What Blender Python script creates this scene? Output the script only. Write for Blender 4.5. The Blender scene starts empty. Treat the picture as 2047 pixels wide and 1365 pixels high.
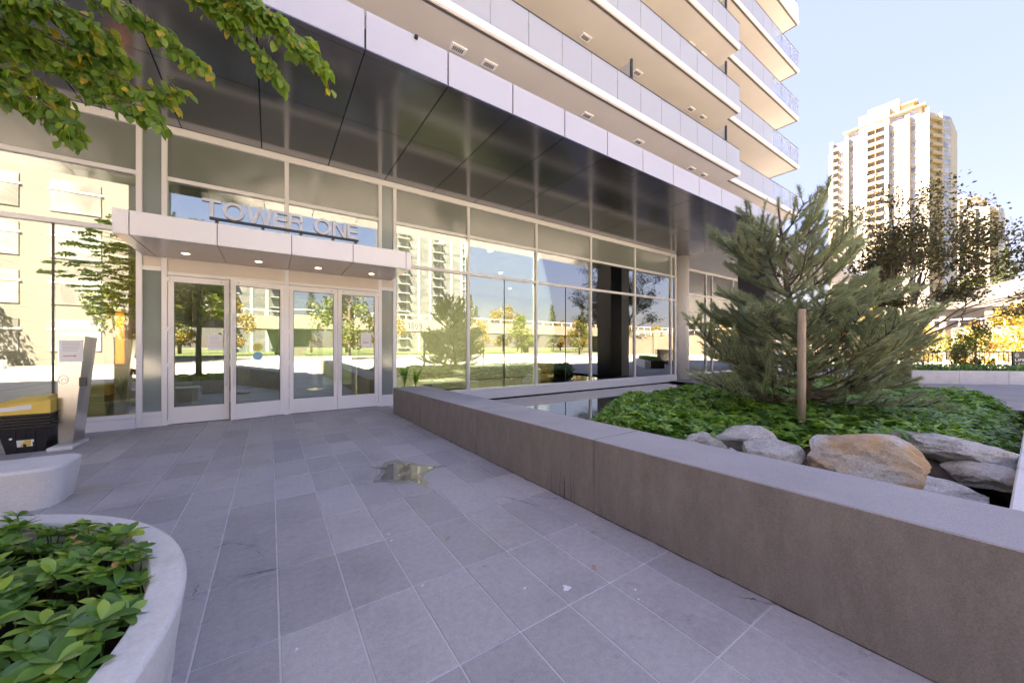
import bpy, math, random
import numpy as np
from mathutils import Vector, Matrix, noise as mnoise
R = math.radians
random.seed(7); rng = np.random.default_rng(7)
S = bpy.context.scene
COL = S.collection

# ------------------------------------------------------------------ camera
F_PX, CX, HZ, CAM_H, YAW = 714.0, 1023.5, 694.0, 1.3, R(34.1)
cam = bpy.data.cameras.new('camera'); cam_o = bpy.data.objects.new('camera', cam); COL.objects.link(cam_o)
cam.sensor_width = 36.0; cam.lens = F_PX / 2047 * 36.0
cam.shift_y = (HZ - 682.5) / 2047.0
cam.clip_start = 0.05; cam.clip_end = 3000
cam_o.location = (0, 0, CAM_H); cam_o.rotation_euler = (R(90), 0, -YAW)
S.camera = cam_o
S.render.resolution_x, S.render.resolution_y = 1024, 682

# ------------------------------------------------------------------ world and sun
SUN_AZ, SUN_EL = R(-38), R(55)          # azimuth from +Y (into the building), clockwise
SKY_FLAT = -0.75
W = bpy.data.worlds.new('World'); S.world = W; W.use_nodes = True
wn = W.node_tree
bg = wn.nodes['Background']
sky = wn.nodes.new('ShaderNodeTexSky'); sky.sky_type = 'NISHITA'; sky.sun_disc = False
sky.sun_elevation = SUN_EL; sky.sun_rotation = SUN_AZ
sky.air_density = 1.0; sky.dust_density = 0.6; sky.ozone_density = 3.0; sky.altitude = 50
# evens the sky's brightness out so the shade renders lighter (same hue everywhere, the whole dome alike)
bw = wn.nodes.new('ShaderNodeRGBToBW'); wn.links.new(sky.outputs[0], bw.inputs[0])
pw = wn.nodes.new('ShaderNodeMath'); pw.operation = 'POWER'; pw.inputs[1].default_value = SKY_FLAT; wn.links.new(bw.outputs[0], pw.inputs[0])
vm = wn.nodes.new('ShaderNodeVectorMath'); vm.operation = 'SCALE'; wn.links.new(sky.outputs[0], vm.inputs[0]); wn.links.new(pw.outputs[0], vm.inputs['Scale'])
sky_tint = wn.nodes.new('ShaderNodeVectorMath'); sky_tint.operation = 'MULTIPLY'; sky_tint.inputs[1].default_value = (1.1, 0.945, 1.06)   # faint violet tint multiplied over the sky colour
wn.links.new(vm.outputs[0], sky_tint.inputs[0]); wn.links.new(sky_tint.outputs[0], bg.inputs['Color']); bg.inputs['Strength'].default_value = 0.05
sun = bpy.data.lights.new('sun', 'SUN'); sun.energy = 5.0; sun.angle = R(0.53); sun.color = (1.0, 0.91, 0.77)
sun_o = bpy.data.objects.new('sun', sun); COL.objects.link(sun_o)
sd = Vector((math.sin(SUN_AZ) * math.cos(SUN_EL), math.cos(SUN_AZ) * math.cos(SUN_EL), math.sin(SUN_EL)))
sun_o.rotation_euler = sd.to_track_quat('Z', 'Y').to_euler(); sun_o.location = (0, 0, 60)
S.view_settings.view_transform = 'Standard'; S.view_settings.look = 'None'
S.view_settings.gamma = 1.0; S.view_settings.use_curve_mapping = False
S.view_settings.exposure = 3.97
S.view_settings.use_white_balance = True; S.view_settings.white_balance_temperature = 8500; S.view_settings.white_balance_tint = 18
S.cycles.use_denoising = True
S.cycles.max_bounces = 10; S.cycles.diffuse_bounces = 4; S.cycles.glossy_bounces = 6
S.cycles.transparent_max_bounces = 24; S.cycles.transmission_bounces = 6
S.cycles.caustics_reflective = False; S.cycles.caustics_refractive = False
S.cycles.sample_clamp_indirect = 6.0

# ------------------------------------------------------------------ pixel helpers (photo pixels -> directions)
_sa, _ca = math.sin(YAW), math.cos(YAW)
def ray(px, py):
    t = (px - CX) / F_PX
    return Vector((_sa + t * _ca, _ca - t * _sa, (HZ - py) / F_PX))
def at(px, py, d):
    return Vector((0, 0, CAM_H)) + ray(px, py) * d
def in_view(p):
    d = p[0] * _sa + p[1] * _ca
    if d < 0.2: return None
    r = p[0] * _ca - p[1] * _sa
    return CX + F_PX * r / d, HZ - F_PX * (p[2] - CAM_H) / d, d

# ------------------------------------------------------------------ materials
def new_mat(name):
    m = bpy.data.materials.new(name); m.use_nodes = True
    nt = m.node_tree
    return m, nt, nt.nodes['Principled BSDF'], nt.nodes['Material Output']
def rgba(c): return (c[0], c[1], c[2], 1.0)
def node(nt, kind, **kw):
    n = nt.nodes.new(kind)
    for k, v in kw.items():
        if k in n.inputs: n.inputs[k].default_value = v
        else: setattr(n, k, v)
    return n
def ramp(nt, src, stops):
    n = nt.nodes.new('ShaderNodeValToRGB')
    el = n.color_ramp.elements
    while len(el) < len(stops): el.new(0.5)
    for e, (p, c) in zip(el, stops): e.position = p; e.color = rgba(c)
    nt.links.new(src, n.inputs[0]); return n.outputs[0]
def pos(nt, scale=(1, 1, 1)):
    g = nt.nodes.new('ShaderNodeNewGeometry')
    mp = nt.nodes.new('ShaderNodeMapping'); mp.inputs['Scale'].default_value = scale
    nt.links.new(g.outputs['Position'], mp.inputs['Vector']); return mp.outputs[0]
def noise(nt, vec, scale, detail=4, rough=0.55):
    n = node(nt, 'ShaderNodeTexNoise', Scale=scale, Detail=detail, Roughness=rough)
    nt.links.new(vec, n.inputs['Vector']); return n.outputs['Fac']
def bump(nt, bsdf, h, strength=0.3, dist=0.01):
    b = node(nt, 'ShaderNodeBump', Strength=strength, Distance=dist)
    nt.links.new(h, b.inputs['Height']); nt.links.new(b.outputs[0], bsdf.inputs['Normal'])
def mixc(nt, fac, a, b, mode='MIX'):
    n = nt.nodes.new('ShaderNodeMix'); n.data_type = 'RGBA'; n.blend_type = mode
    for s, v in ((0, fac), (6, a), (7, b)):
        if isinstance(v, (int, float)): n.inputs[s].default_value = v
        elif isinstance(v, tuple): n.inputs[s].default_value = rgba(v)
        else: nt.links.new(v, n.inputs[s])
    return n.outputs[2]
def plain(name, c, rough=0.5, metal=0.0, var=0.08, scale=3.0, spec=0.5, bmp=0.0, stretch=(1, 1, 1), coat=0.0):
    m, nt, b, _ = new_mat(name)
    n = noise(nt, pos(nt, stretch), scale)
    lo = tuple(x * (1 - var) for x in c); hi = tuple(min(1, x * (1 + var)) for x in c)
    nt.links.new(ramp(nt, n, [(0.3, lo), (0.7, hi)]), b.inputs['Base Color'])
    b.inputs['Roughness'].default_value = rough; b.inputs['Metallic'].default_value = metal
    b.inputs['Specular IOR Level'].default_value = spec; b.inputs['Coat Weight'].default_value = coat
    if bmp: bump(nt, b, noise(nt, pos(nt), scale * 12, 6), bmp)
    return m
def emis(name, c, s):
    m, nt, b, _ = new_mat(name)
    b.inputs['Base Color'].default_value = rgba(c); b.inputs['Emission Color'].default_value = rgba(c)
    b.inputs['Emission Strength'].default_value = s; return m
def glass_pane(name, tint, base, k, rough=0.0, refl=(0.93, 0.97, 0.95), frost=0.0, fcol=(0.85, 0.9, 0.9), wave=0.0):
    m, nt, b, out = new_mat(name); nt.nodes.remove(b)
    tr = node(nt, 'ShaderNodeBsdfTransparent'); tr.inputs[0].default_value = rgba(tint)
    gl = node(nt, 'ShaderNodeBsdfGlossy', Roughness=rough); gl.inputs[0].default_value = rgba(refl)
    fr = node(nt, 'ShaderNodeFresnel', IOR=1.52)
    mt = node(nt, 'ShaderNodeMath', operation='MULTIPLY_ADD', use_clamp=True); mt.inputs[1].default_value = k; mt.inputs[2].default_value = base
    nt.links.new(fr.outputs[0], mt.inputs[0])
    under = tr.outputs[0]
    if frost:
        df = node(nt, 'ShaderNodeBsdfDiffuse'); df.inputs[0].default_value = rgba(fcol)
        tl = node(nt, 'ShaderNodeBsdfTranslucent'); tl.inputs[0].default_value = rgba(fcol)
        m2 = nt.nodes.new('ShaderNodeMixShader'); m2.inputs[0].default_value = 0.45
        nt.links.new(df.outputs[0], m2.inputs[1]); nt.links.new(tl.outputs[0], m2.inputs[2])
        m3 = nt.nodes.new('ShaderNodeMixShader'); m3.inputs[0].default_value = frost
        nt.links.new(under, m3.inputs[1]); nt.links.new(m2.outputs[0], m3.inputs[2]); under = m3.outputs[0]
    mx = nt.nodes.new('ShaderNodeMixShader')
    nt.links.new(mt.outputs[0], mx.inputs[0]); nt.links.new(under, mx.inputs[1]); nt.links.new(gl.outputs[0], mx.inputs[2])
    nt.links.new(mx.outputs[0], out.inputs[0])
    if wave:
        bp = node(nt, 'ShaderNodeBump', Strength=wave, Distance=0.02)
        nt.links.new(noise(nt, pos(nt), 0.9, 1), bp.inputs['Height']); nt.links.new(bp.outputs[0], gl.inputs['Normal'])
    return m
def rnd_value(nt):
    """per-leaf random number: face attribute for joined foliage plus the object's own random"""
    a = node(nt, 'ShaderNodeAttribute', attribute_name='rnd'); o = nt.nodes.new('ShaderNodeObjectInfo')
    s = node(nt, 'ShaderNodeMath', operation='ADD'); nt.links.new(a.outputs['Fac'], s.inputs[0]); nt.links.new(o.outputs['Random'], s.inputs[1])
    f = node(nt, 'ShaderNodeMath', operation='FRACT'); nt.links.new(s.outputs[0], f.inputs[0]); return f.outputs[0]
def leafmat(name, stops, rough=0.4, trans=0.35, spec=0.5):
    m, nt, b, out = new_mat(name)
    c = ramp(nt, rnd_value(nt), stops)
    nt.links.new(c, b.inputs['Base Color']); b.inputs['Roughness'].default_value = rough
    b.inputs['Specular IOR Level'].default_value = spec
    t = nt.nodes.new('ShaderNodeBsdfTranslucent')
    nt.links.new(mixc(nt, 1.0, c, (1.6, 1.7, 0.7), 'MULTIPLY'), t.inputs[0])
    mx = nt.nodes.new('ShaderNodeMixShader'); mx.inputs[0].default_value = trans
    nt.links.new(b.outputs[0], mx.inputs[1]); nt.links.new(t.outputs[0], mx.inputs[2]); nt.links.new(mx.outputs[0], out.inputs[0])
    return m

M = {}
M['white_metal'] = plain('white_metal', (0.86, 0.85, 0.86), 0.35, 0.0, 0.02, 2)
M['fascia_metal'] = plain('fascia_metal', (0.5, 0.51, 0.56), 0.22, 0.25, 0.025, 0.8)
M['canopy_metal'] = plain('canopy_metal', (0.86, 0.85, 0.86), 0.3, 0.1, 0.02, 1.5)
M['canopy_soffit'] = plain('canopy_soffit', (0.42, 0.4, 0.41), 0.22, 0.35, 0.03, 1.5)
M['soffit_metal'] = plain('soffit_metal', (0.27, 0.27, 0.295), 0.15, 0.85, 0.06, 0.6)
M['pier_dark'] = plain('pier_dark', (0.03, 0.03, 0.035), 0.3, 0.2, 0.1)
M['joint_black'] = plain('joint_black', (0.015, 0.015, 0.017), 0.7, 0, 0.1)
M['dark_frame'] = plain('dark_frame', (0.05, 0.055, 0.06), 0.4, 0.3, 0.1)
M['cream_panel'] = plain('cream_panel', (0.72, 0.64, 0.57), 0.5, 0, 0.03, 2)
M['spandrel'] = plain('spandrel', (0.24, 0.265, 0.24), 0.06, 0.15, 0.08, 0.5, 0.9)
M['frosted_strip'] = plain('frosted_strip', (0.27, 0.32, 0.31), 0.1, 0.1, 0.08, 0.7, 0.8)
M['glass'] = glass_pane('vision_glass', (0.66, 0.79, 0.72), 0.34, 1.0, wave=0.012)
M['door_glass'] = glass_pane('door_glass', (0.7, 0.82, 0.76), 0.26, 1.0, wave=0.02)
M['rail_glass'] = glass_pane('rail_glass', (0.9, 0.95, 0.98), 0.1, 0.8, frost=0.62, fcol=(0.86, 0.88, 0.93))
M['rail_clear'] = glass_pane('rail_clear', (0.93, 0.96, 0.98), 0.08, 0.7, frost=0.34, fcol=(0.86, 0.88, 0.93))
M['slab'] = plain('slab_concrete', (0.58, 0.55, 0.52), 0.8, 0, 0.05, 0.5)
M['slab_edge'] = plain('slab_edge', (0.76, 0.76, 0.79), 0.5, 0, 0.03, 1)
M['groove'] = plain('drip_groove', (0.1, 0.095, 0.09), 0.7, 0, 0.15, 3)
M['steel'] = plain('railing_steel', (0.42, 0.44, 0.48), 0.35, 0.6, 0.05)
M['tower_wall'] = plain('tower_wall', (0.3, 0.3, 0.31), 0.6, 0, 0.04, 0.3)
M['sign_face'] = plain('sign_face', (0.62, 0.62, 0.64), 0.35, 0.35, 0.04, 3)
M['sign_side'] = plain('sign_side', (0.06, 0.065, 0.07), 0.5, 0.2, 0.1)
def concrete():
    m, nt, b, _ = new_mat('pale_concrete')
    n1 = noise(nt, pos(nt), 2.6, 8, 0.72); n2 = noise(nt, pos(nt), 60, 5, 0.7)
    c = ramp(nt, n1, [(0.28, (0.6, 0.59, 0.57)), (0.45, (0.76, 0.75, 0.74)), (0.75, (0.84, 0.83, 0.82))])
    c = mixc(nt, 1.0, c, ramp(nt, n2, [(0.3, (0.88, 0.88, 0.88)), (0.7, (1.06, 1.06, 1.06))]), 'MULTIPLY')
    nt.links.new(c, b.inputs['Base Color']); b.inputs['Roughness'].default_value = 0.85; bump(nt, b, n2, 0.25, 0.006); return m
M['concrete'] = concrete()
M['grout'] = plain('grout', (0.66, 0.64, 0.64), 0.9, 0, 0.1, 5)
M['soil'] = plain('soil', (0.055, 0.038, 0.028), 1.0, 0, 0.5, 25, 0.2, 0.9)
M['bark'] = plain('bark', (0.13, 0.1, 0.08), 0.9, 0, 0.4, 14, 0.2, 0.8, (1, 1, 0.3))
M['twig'] = plain('twig', (0.2, 0.16, 0.12), 0.8, 0, 0.3, 14)
M['stake'] = plain('stake_wood', (0.36, 0.29, 0.23), 0.85, 0, 0.3, 16, 0.2, 0.3, (1, 1, 0.12))
M['black_plastic'] = plain('black_plastic', (0.018, 0.018, 0.02), 0.38, 0, 0.2, 6)
M['yellow_plastic'] = plain('yellow_plastic', (0.86, 0.6, 0.12), 0.5, 0, 0.1, 4)
M['paper'] = plain('paper', (0.84, 0.84, 0.84), 0.8, 0, 0.02)
M['ink'] = plain('ink', (0.4, 0.4, 0.42), 0.8, 0, 0.05)
M['red_ink'] = plain('red_ink', (0.6, 0.16, 0.14), 0.8, 0, 0.05)
M['green_ink'] = plain('green_ink', (0.05, 0.4, 0.14), 0.7, 0, 0.05)
M['yellow_sticker'] = plain('yellow_sticker', (0.72, 0.68, 0.08), 0.5, 0, 0.05)
M['blue_sticker'] = plain('blue_sticker', (0.16, 0.48, 0.72), 0.5, 0, 0.05)
M['vinyl'] = plain('white_vinyl', (0.8, 0.82, 0.8), 0.6, 0, 0.02)
M['wood'] = plain('lobby_wood', (0.3, 0.16, 0.085), 0.45, 0, 0.25, 3, 0.5, 0, (1, 1, 0.1))
M['lobby_wall'] = plain('lobby_wall', (0.66, 0.63, 0.53), 0.7, 0, 0.03)
M['lobby_line'] = plain('lobby_line', (0.12, 0.11, 0.1), 0.7)
M['lobby_floor'] = plain('lobby_floor', (0.34, 0.31, 0.28), 0.2, 0, 0.08, 1)
M['lobby_ceiling'] = plain('lobby_ceiling', (0.6, 0.6, 0.57), 0.8)
M['sofa'] = plain('sofa_fabric', (0.74, 0.74, 0.72), 0.9, 0, 0.05, 8)
M['leather'] = plain('tan_leather', (0.42, 0.27, 0.15), 0.5, 0, 0.1, 6)
M['dark_wood'] = plain('dark_wood', (0.09, 0.055, 0.04), 0.4, 0, 0.2, 4)
M['lamp_on'] = emis('lamp_on', (1.0, 0.88, 0.66), 2.0)
M['amber_on'] = emis('amber_on', (0.8, 0.3, 0.06), .035)
M['fence_black'] = plain('fence_black', (0.03, 0.03, 0.032), 0.5, 0.3)
M['sign_black'] = plain('sign_black', (0.02, 0.02, 0.022), 0.5)
M['sunny_concrete'] = plain('guideway_concrete', (0.2, 0.188, 0.17), 0.85, 0, 0.08, 0.4)
M['far_cream'] = plain('far_cream', (0.4, 0.365, 0.315), 0.7, 0, 0.04, 0.1)
M['old_cream'] = plain('old_cream', (0.24, 0.21, 0.17), 0.8, 0, 0.1, 0.4)
M['ramp_roof'] = plain('ramp_roof', (0.12, 0.12, 0.125), 0.7, 0, 0.15, 0.3)
M['far_tan'] = plain('far_tan', (0.4, 0.31, 0.2), 0.7, 0, 0.06, 0.1)
M['far_window'] = plain('far_window', (0.36, 0.36, 0.37), 0.15, 0.4, 0.45, 0.35)
M['far_dark'] = plain('far_window_dark', (0.2, 0.2, 0.21), 0.15, 0.3, 0.4, 0.3)
M['low_rise_wall'] = plain('low_rise_wall', (0.14, 0.138, 0.135), 0.7, 0, 0.05, 0.3)
M['glass_tower'] = plain('glass_tower', (0.16, 0.19, 0.21), 0.18, 0.4, 0.25, 0.25)
M['asphalt'] = plain('asphalt', (0.16, 0.16, 0.165), 0.9, 0, 0.2, 4)
M['leaf'] = leafmat('tree_leaf', [(0.0, (0.13, 0.23, 0.045)), (0.5, (0.21, 0.34, 0.065)), (0.9, (0.32, 0.43, 0.09)), (0.95, (0.6, 0.48, 0.08)), (1, (0.62, 0.4, 0.08))], 0.42, 0.5)
M['pachy'] = leafmat('pachysandra_leaf', [(0.0, (0.05, 0.13, 0.04)), (0.45, (0.085, 0.22, 0.05)), (0.75, (0.17, 0.35, 0.055)), (1.0, (0.3, 0.46, 0.07))], 0.3, 0.25, 0.6)
M['pachy_near'] = leafmat('pachysandra_leaf_near', [(0.0, (0.06, 0.16, 0.045)), (0.45, (0.11, 0.26, 0.06)), (0.75, (0.22, 0.42, 0.07)), (1.0, (0.36, 0.52, 0.08))], 0.28, 0.28, 0.6)
M['dry_leaf'] = plain('dry_leaf', (0.5, 0.3, 0.14), 0.8, 0, 0.3, 20)
M['needle'] = leafmat('pine_needle', [(0.0, (0.12, 0.165, 0.115)), (0.5, (0.22, 0.285, 0.2)), (0.9, (0.35, 0.42, 0.28)), (1.0, (0.44, 0.38, 0.24))], 0.45, 0.15)
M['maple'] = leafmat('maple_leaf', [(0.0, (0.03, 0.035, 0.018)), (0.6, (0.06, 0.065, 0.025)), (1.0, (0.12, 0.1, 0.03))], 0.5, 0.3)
M['lit_green'] = leafmat('far_green', [(0.0, (0.045, 0.075, 0.018)), (0.6, (0.09, 0.125, 0.025)), (1.0, (0.16, 0.16, 0.03))], 0.6, 0.3)
M['lit_yellow'] = leafmat('far_yellow', [(0.0, (0.13, 0.09, 0.014)), (0.6, (0.2, 0.145, 0.02)), (1.0, (0.26, 0.19, 0.03))], 0.6, 0.35)
M['lit_rust'] = leafmat('far_rust', [(0.0, (0.3, 0.14, 0.05)), (0.6, (0.32, 0.2, 0.06)), (1.0, (0.25, 0.24, 0.05))], 0.6, 0.3)
M['conifer'] = leafmat('far_conifer', [(0.0, (0.03, 0.055, 0.025)), (0.7, (0.06, 0.09, 0.035)), (1.0, (0.12, 0.12, 0.05))], 0.6, 0.15)

def paver_material():
    m, nt, b, _ = new_mat('paver_stone')
    o = nt.nodes.new('ShaderNodeObjectInfo')
    base = ramp(nt, o.outputs['Random'], [(0.0, (0.38, 0.37, 0.385)), (0.35, (0.43, 0.42, 0.435)), (0.8, (0.465, 0.452, 0.468)), (1.0, (0.5, 0.485, 0.495))])
    fine = noise(nt, pos(nt), 190, 3, 0.7)
    big = noise(nt, pos(nt), 1.7, 6, 0.62)
    c = mixc(nt, 1.0, base, ramp(nt, fine, [(0.3, (0.8, 0.8, 0.8)), (0.7, (1.15, 1.15, 1.15))]), 'MULTIPLY')
    c = mixc(nt, 1.0, c, ramp(nt, big, [(0.28, (0.78, 0.77, 0.78)), (0.5, (1, 1, 1)), (0.75, (1.08, 1.07, 1.06))]), 'MULTIPLY')
    mid = noise(nt, pos(nt), 28, 5, 0.7)
    c = mixc(nt, 1.0, c, ramp(nt, mid, [(0.3, (0.87, 0.87, 0.87)), (0.7, (1.1, 1.1, 1.1))]), 'MULTIPLY')
    st = noise(nt, pos(nt, (1, 1.6, 1)), 3.4, 8, 0.75)
    c = mixc(nt, ramp(nt, st, [(0.6, (0, 0, 0)), (0.72, (0.55, 0.55, 0.55))]), c, (0.1, 0.1, 0.105))
    nt.links.new(c, b.inputs['Base Color'])
    nt.links.new(ramp(nt, big, [(0.3, (0.5, 0.5, 0.5)), (0.7, (0.72, 0.72, 0.72))]), b.inputs['Roughness'])
    bump(nt, b, fine, 0.25, 0.003); return m
M['paver'] = paver_material()
def paving_sheet(name, w, h, c):
    m, nt, b, _ = new_mat(name)
    br = node(nt, 'ShaderNodeTexBrick', offset=0.0, squash=1.0)
    for k, v in (('Scale', 1.0), ('Mortar Size', 0.006), ('Brick Width', w), ('Row Height', h), ('Bias', 0.0)): br.inputs[k].default_value = v
    br.inputs['Color1'].default_value = rgba(c); br.inputs['Color2'].default_value = rgba(tuple(x * 0.88 for x in c)); br.inputs['Mortar'].default_value = (0.45, 0.44, 0.43, 1)
    nt.links.new(pos(nt), br.inputs['Vector'])
    nt.links.new(mixc(nt, 1.0, br.outputs[0], ramp(nt, noise(nt, pos(nt), 1.3, 6), [(0.3, (0.85, 0.85, 0.85)), (0.7, (1.08, 1.08, 1.08))]), 'MULTIPLY'), b.inputs['Base Color'])
    b.inputs['Roughness'].default_value = 0.7; return m
M['plaza'] = paving_sheet('plaza_sheet', 0.305, 0.578, (0.37, 0.365, 0.37))
M['forecourt'] = paving_sheet('forecourt_sheet', 1.2, 1.2, (0.34, 0.335, 0.33))
def wall_stone():
    m, nt, b, _ = new_mat('wall_granite')
    g = nt.nodes.new('ShaderNodeNewGeometry'); sx = nt.nodes.new('ShaderNodeSeparateXYZ'); nt.links.new(g.outputs['Normal'], sx.inputs[0])
    streak = noise(nt, pos(nt, (2.6, 2.6, 0.9)), 3.0, 9, 0.78)
    fine = noise(nt, pos(nt), 150, 3, 0.7); big = noise(nt, pos(nt), 2.0, 5, 0.6)
    face = ramp(nt, streak, [(0.25, (0.16, 0.135, 0.118)), (0.5, (0.215, 0.186, 0.165)), (0.75, (0.27, 0.238, 0.212))])
    top = ramp(nt, big, [(0.3, (0.36, 0.35, 0.36)), (0.7, (0.44, 0.425, 0.435))])
    c = mixc(nt, sx.outputs[2], face, top)
    c = mixc(nt, 1.0, c, ramp(nt, fine, [(0.3, (0.78, 0.78, 0.78)), (0.7, (1.18, 1.18, 1.18))]), 'MULTIPLY')
    nt.links.new(c, b.inputs['Base Color']); b.inputs['Roughness'].default_value = 0.75
    bump(nt, b, fine, 0.3, 0.003); return m
M['wall_stone'] = wall_stone()
def rock(name, rust):
    m, nt, b, _ = new_mat(name)
    n1 = noise(nt, pos(nt), 5, 8, 0.7); n2 = noise(nt, pos(nt), 55, 6, 0.75); n3 = noise(nt, pos(nt, (1, 1, 1.6)), 2.7, 4)
    c = ramp(nt, n1, [(0.25, (0.32, 0.315, 0.3)), (0.5, (0.54, 0.53, 0.51)), (0.75, (0.72, 0.71, 0.69))])
    c = mixc(nt, 1.0, c, ramp(nt, n2, [(0.3, (0.6, 0.6, 0.6)), (0.7, (1.25, 1.25, 1.25))]), 'MULTIPLY')
    if rust: c = mixc(nt, ramp(nt, n3, [(0.42, (0, 0, 0)), (0.62, (rust, rust, rust))]), c, (0.55, 0.34, 0.15))
    nt.links.new(c, b.inputs['Base Color']); b.inputs['Roughness'].default_value = 0.85
    bump(nt, b, n2, 0.7, 0.02); return m
M['rock'] = rock('grey_rock', 0.0); M['rock_rust'] = rock('rusty_rock', 0.8); M['rock_tint'] = rock('tinted_rock', 0.25)
def water_mat(name, c, rough, bs, sc, ior=2.0, coat=0.8):
    m, nt, b, _ = new_mat(name)
    b.inputs['Base Color'].default_value = rgba(c); b.inputs['Roughness'].default_value = rough
    b.inputs['Specular IOR Level'].default_value = 1.0; b.inputs['IOR'].default_value = ior; b.inputs['Coat Weight'].default_value = coat
    bump(nt, b, noise(nt, pos(nt, (1, 2.2, 1)), sc, 3), bs, 0.01); return m
M['water'] = water_mat('pool_water', (0.07, 0.085, 0.08), 0.02, 0.05, 9)
M['puddle'] = water_mat('puddle_water', (0.12, 0.125, 0.115), 0.04, 0.0, 3, 1.33, 0.0)
M['wet'] = plain('wet_stone', (0.2, 0.198, 0.2), 0.35, 0, 0.25, 9)
def stainless():
    m, nt, b, _ = new_mat('brushed_stainless')
    n = noise(nt, pos(nt, (40, 40, 2)), 6, 4)
    nt.links.new(ramp(nt, n, [(0.3, (0.52, 0.5, 0.48)), (0.7, (0.64, 0.62, 0.6))]), b.inputs['Base Color'])
    b.inputs['Metallic'].default_value = 1.0; b.inputs['Roughness'].default_value = 0.24; return m
M['stainless'] = stainless()

# ------------------------------------------------------------------ mesh builder
class MB:
    def __init__(s): s.v = []; s.f = []
    def add(s, vs, fs):
        o = len(s.v); s.v += [tuple(v) for v in vs]; s.f += [tuple(i + o for i in f) for f in fs]; return s
    def box(s, x0, x1, y0, y1, z0, z1, ch=0.0):
        if ch <= 0:
            vs = [(x, y, z) for z in (z0, z1) for y in (y0, y1) for x in (x0, x1)]
            return s.add(vs, [(0, 2, 3, 1), (4, 5, 7, 6), (0, 1, 5, 4), (2, 6, 7, 3), (0, 4, 6, 2), (1, 3, 7, 5)])
        c = min(ch, (x1 - x0) * .45, (y1 - y0) * .45, (z1 - z0) * .45)
        A = ((x0, x0 + c, x1 - c, x1), (y0, y0 + c, y1 - c, y1), (z0, z0 + c, z1 - c, z1))
        import itertools
        idx = {}; vs = []
        for ax in range(3):
            for sg in itertools.product((0, 1), repeat=3):
                p = [A[k][(0 if sg[k] == 0 else 3) if k == ax else (1 if sg[k] == 0 else 2)] for k in range(3)]
                idx[(ax, sg)] = len(vs); vs.append(tuple(p))
        fs = []
        cx, cy, cz = (x0 + x1) / 2, (y0 + y1) / 2, (z0 + z1) / 2
        def face(ids):
            P = [Vector(vs[i]) for i in ids]
            n = (P[1] - P[0]).cross(P[2] - P[0]); m = sum(P, Vector()) / len(P) - Vector((cx, cy, cz))
            fs.append(tuple(ids) if n.dot(m) > 0 else tuple(reversed(ids)))
        for ax in range(3):
            u, w = [k for k in range(3) if k != ax]
            for sgn in (0, 1):
                q = []
                for a, b_ in ((0, 0), (1, 0), (1, 1), (0, 1)):
                    sg = [0, 0, 0]; sg[ax] = sgn; sg[u] = a; sg[w] = b_; q.append(idx[(ax, tuple(sg))])
                face(q)
            for a in (0, 1):
                for b_ in (0, 1):
                    q = []
                    for t, who in ((0, u), (1, u), (1, w), (0, w)):
                        sg = [0, 0, 0]; sg[ax] = t; sg[u] = a; sg[w] = b_; q.append(idx[(who, tuple(sg))])
                    face(q)
        for sg in itertools.product((0, 1), repeat=3): face([idx[(0, sg)], idx[(1, sg)], idx[(2, sg)]])
        return s.add(vs, fs)
    def prism(s, poly, axis, a, b):
        """extrude a 2-D polygon along an axis ('x','y','z') from a to b"""
        def pt(p, t): return (t, p[0], p[1]) if axis == 'x' else ((p[0], t, p[1]) if axis == 'y' else (p[0], p[1], t))
        n = len(poly)
        vs = [pt(p, a) for p in poly] + [pt(p, b) for p in poly]
        area = sum(poly[i][0] * poly[(i + 1) % n][1] - poly[(i + 1) % n][0] * poly[i][1] for i in range(n))
        flip = (area > 0) == (axis != 'y')
        fs = [tuple(range(n)), tuple(range(2 * n - 1, n - 1, -1))] + [(i, i + n, (i + 1) % n + n, (i + 1) % n) for i in range(n)]
        if (flip and b > a) or (not flip and b < a): fs = [tuple(reversed(f)) for f in fs]
        return s.add(vs, fs)
    def tube(s, pts, rad, n=8):
        pts = [Vector(p) for p in pts]
        rad = rad if isinstance(rad, (list, tuple)) else [rad] * len(pts)
        vs = []; fs = []; ref = None
        for i, p in enumerate(pts):
            d = (pts[min(i + 1, len(pts) - 1)] - pts[max(i - 1, 0)]).normalized()
            if ref is None: ref = d.orthogonal().normalized()
            ref = (ref - d * ref.dot(d)).normalized(); q = d.cross(ref)
            for k in range(n):
                a = 2 * math.pi * k / n; vs.append(p + (ref * math.cos(a) + q * math.sin(a)) * rad[i])
        for i in range(len(pts) - 1):
            for k in range(n):
                k2 = (k + 1) % n; fs.append((i * n + k, i * n + k2, (i + 1) * n + k2, (i + 1) * n + k))
        fs.append(tuple(range(n - 1, -1, -1))); fs.append(tuple(range((len(pts) - 1) * n, len(pts) * n)))
        return s.add(vs, fs)
    def lathe(s, prof, c=(0, 0, 0), n=24, cap=True):
        vs = []; fs = []
        for r, z in prof:
            for k in range(n):
                a = 2 * math.pi * k / n; vs.append((c[0] + r * math.cos(a), c[1] + r * math.sin(a), c[2] + z))
        for i in range(len(prof) - 1):
            for k in range(n):
                k2 = (k + 1) % n; fs.append((i * n + k, i * n + k2, (i + 1) * n + k2, (i + 1) * n + k))
        if cap: fs.append(tuple(range(n - 1, -1, -1))); fs.append(tuple(range((len(prof) - 1) * n, len(prof) * n)))
        return s.add(vs, fs)
    def mesh(s, name, mat, smooth=False):
        me = bpy.data.meshes.new(name); me.from_pydata(s.v, [], s.f)
        if mat: me.materials.append(M[mat] if isinstance(mat, str) else mat)
        if smooth: me.polygons.foreach_set('use_smooth', [True] * len(me.polygons))
        me.update(); return me
    def build(s, name, mat, parent=None, smooth=False, **props):
        return link(name, s.mesh(name, mat, smooth), parent, **props)
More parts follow.
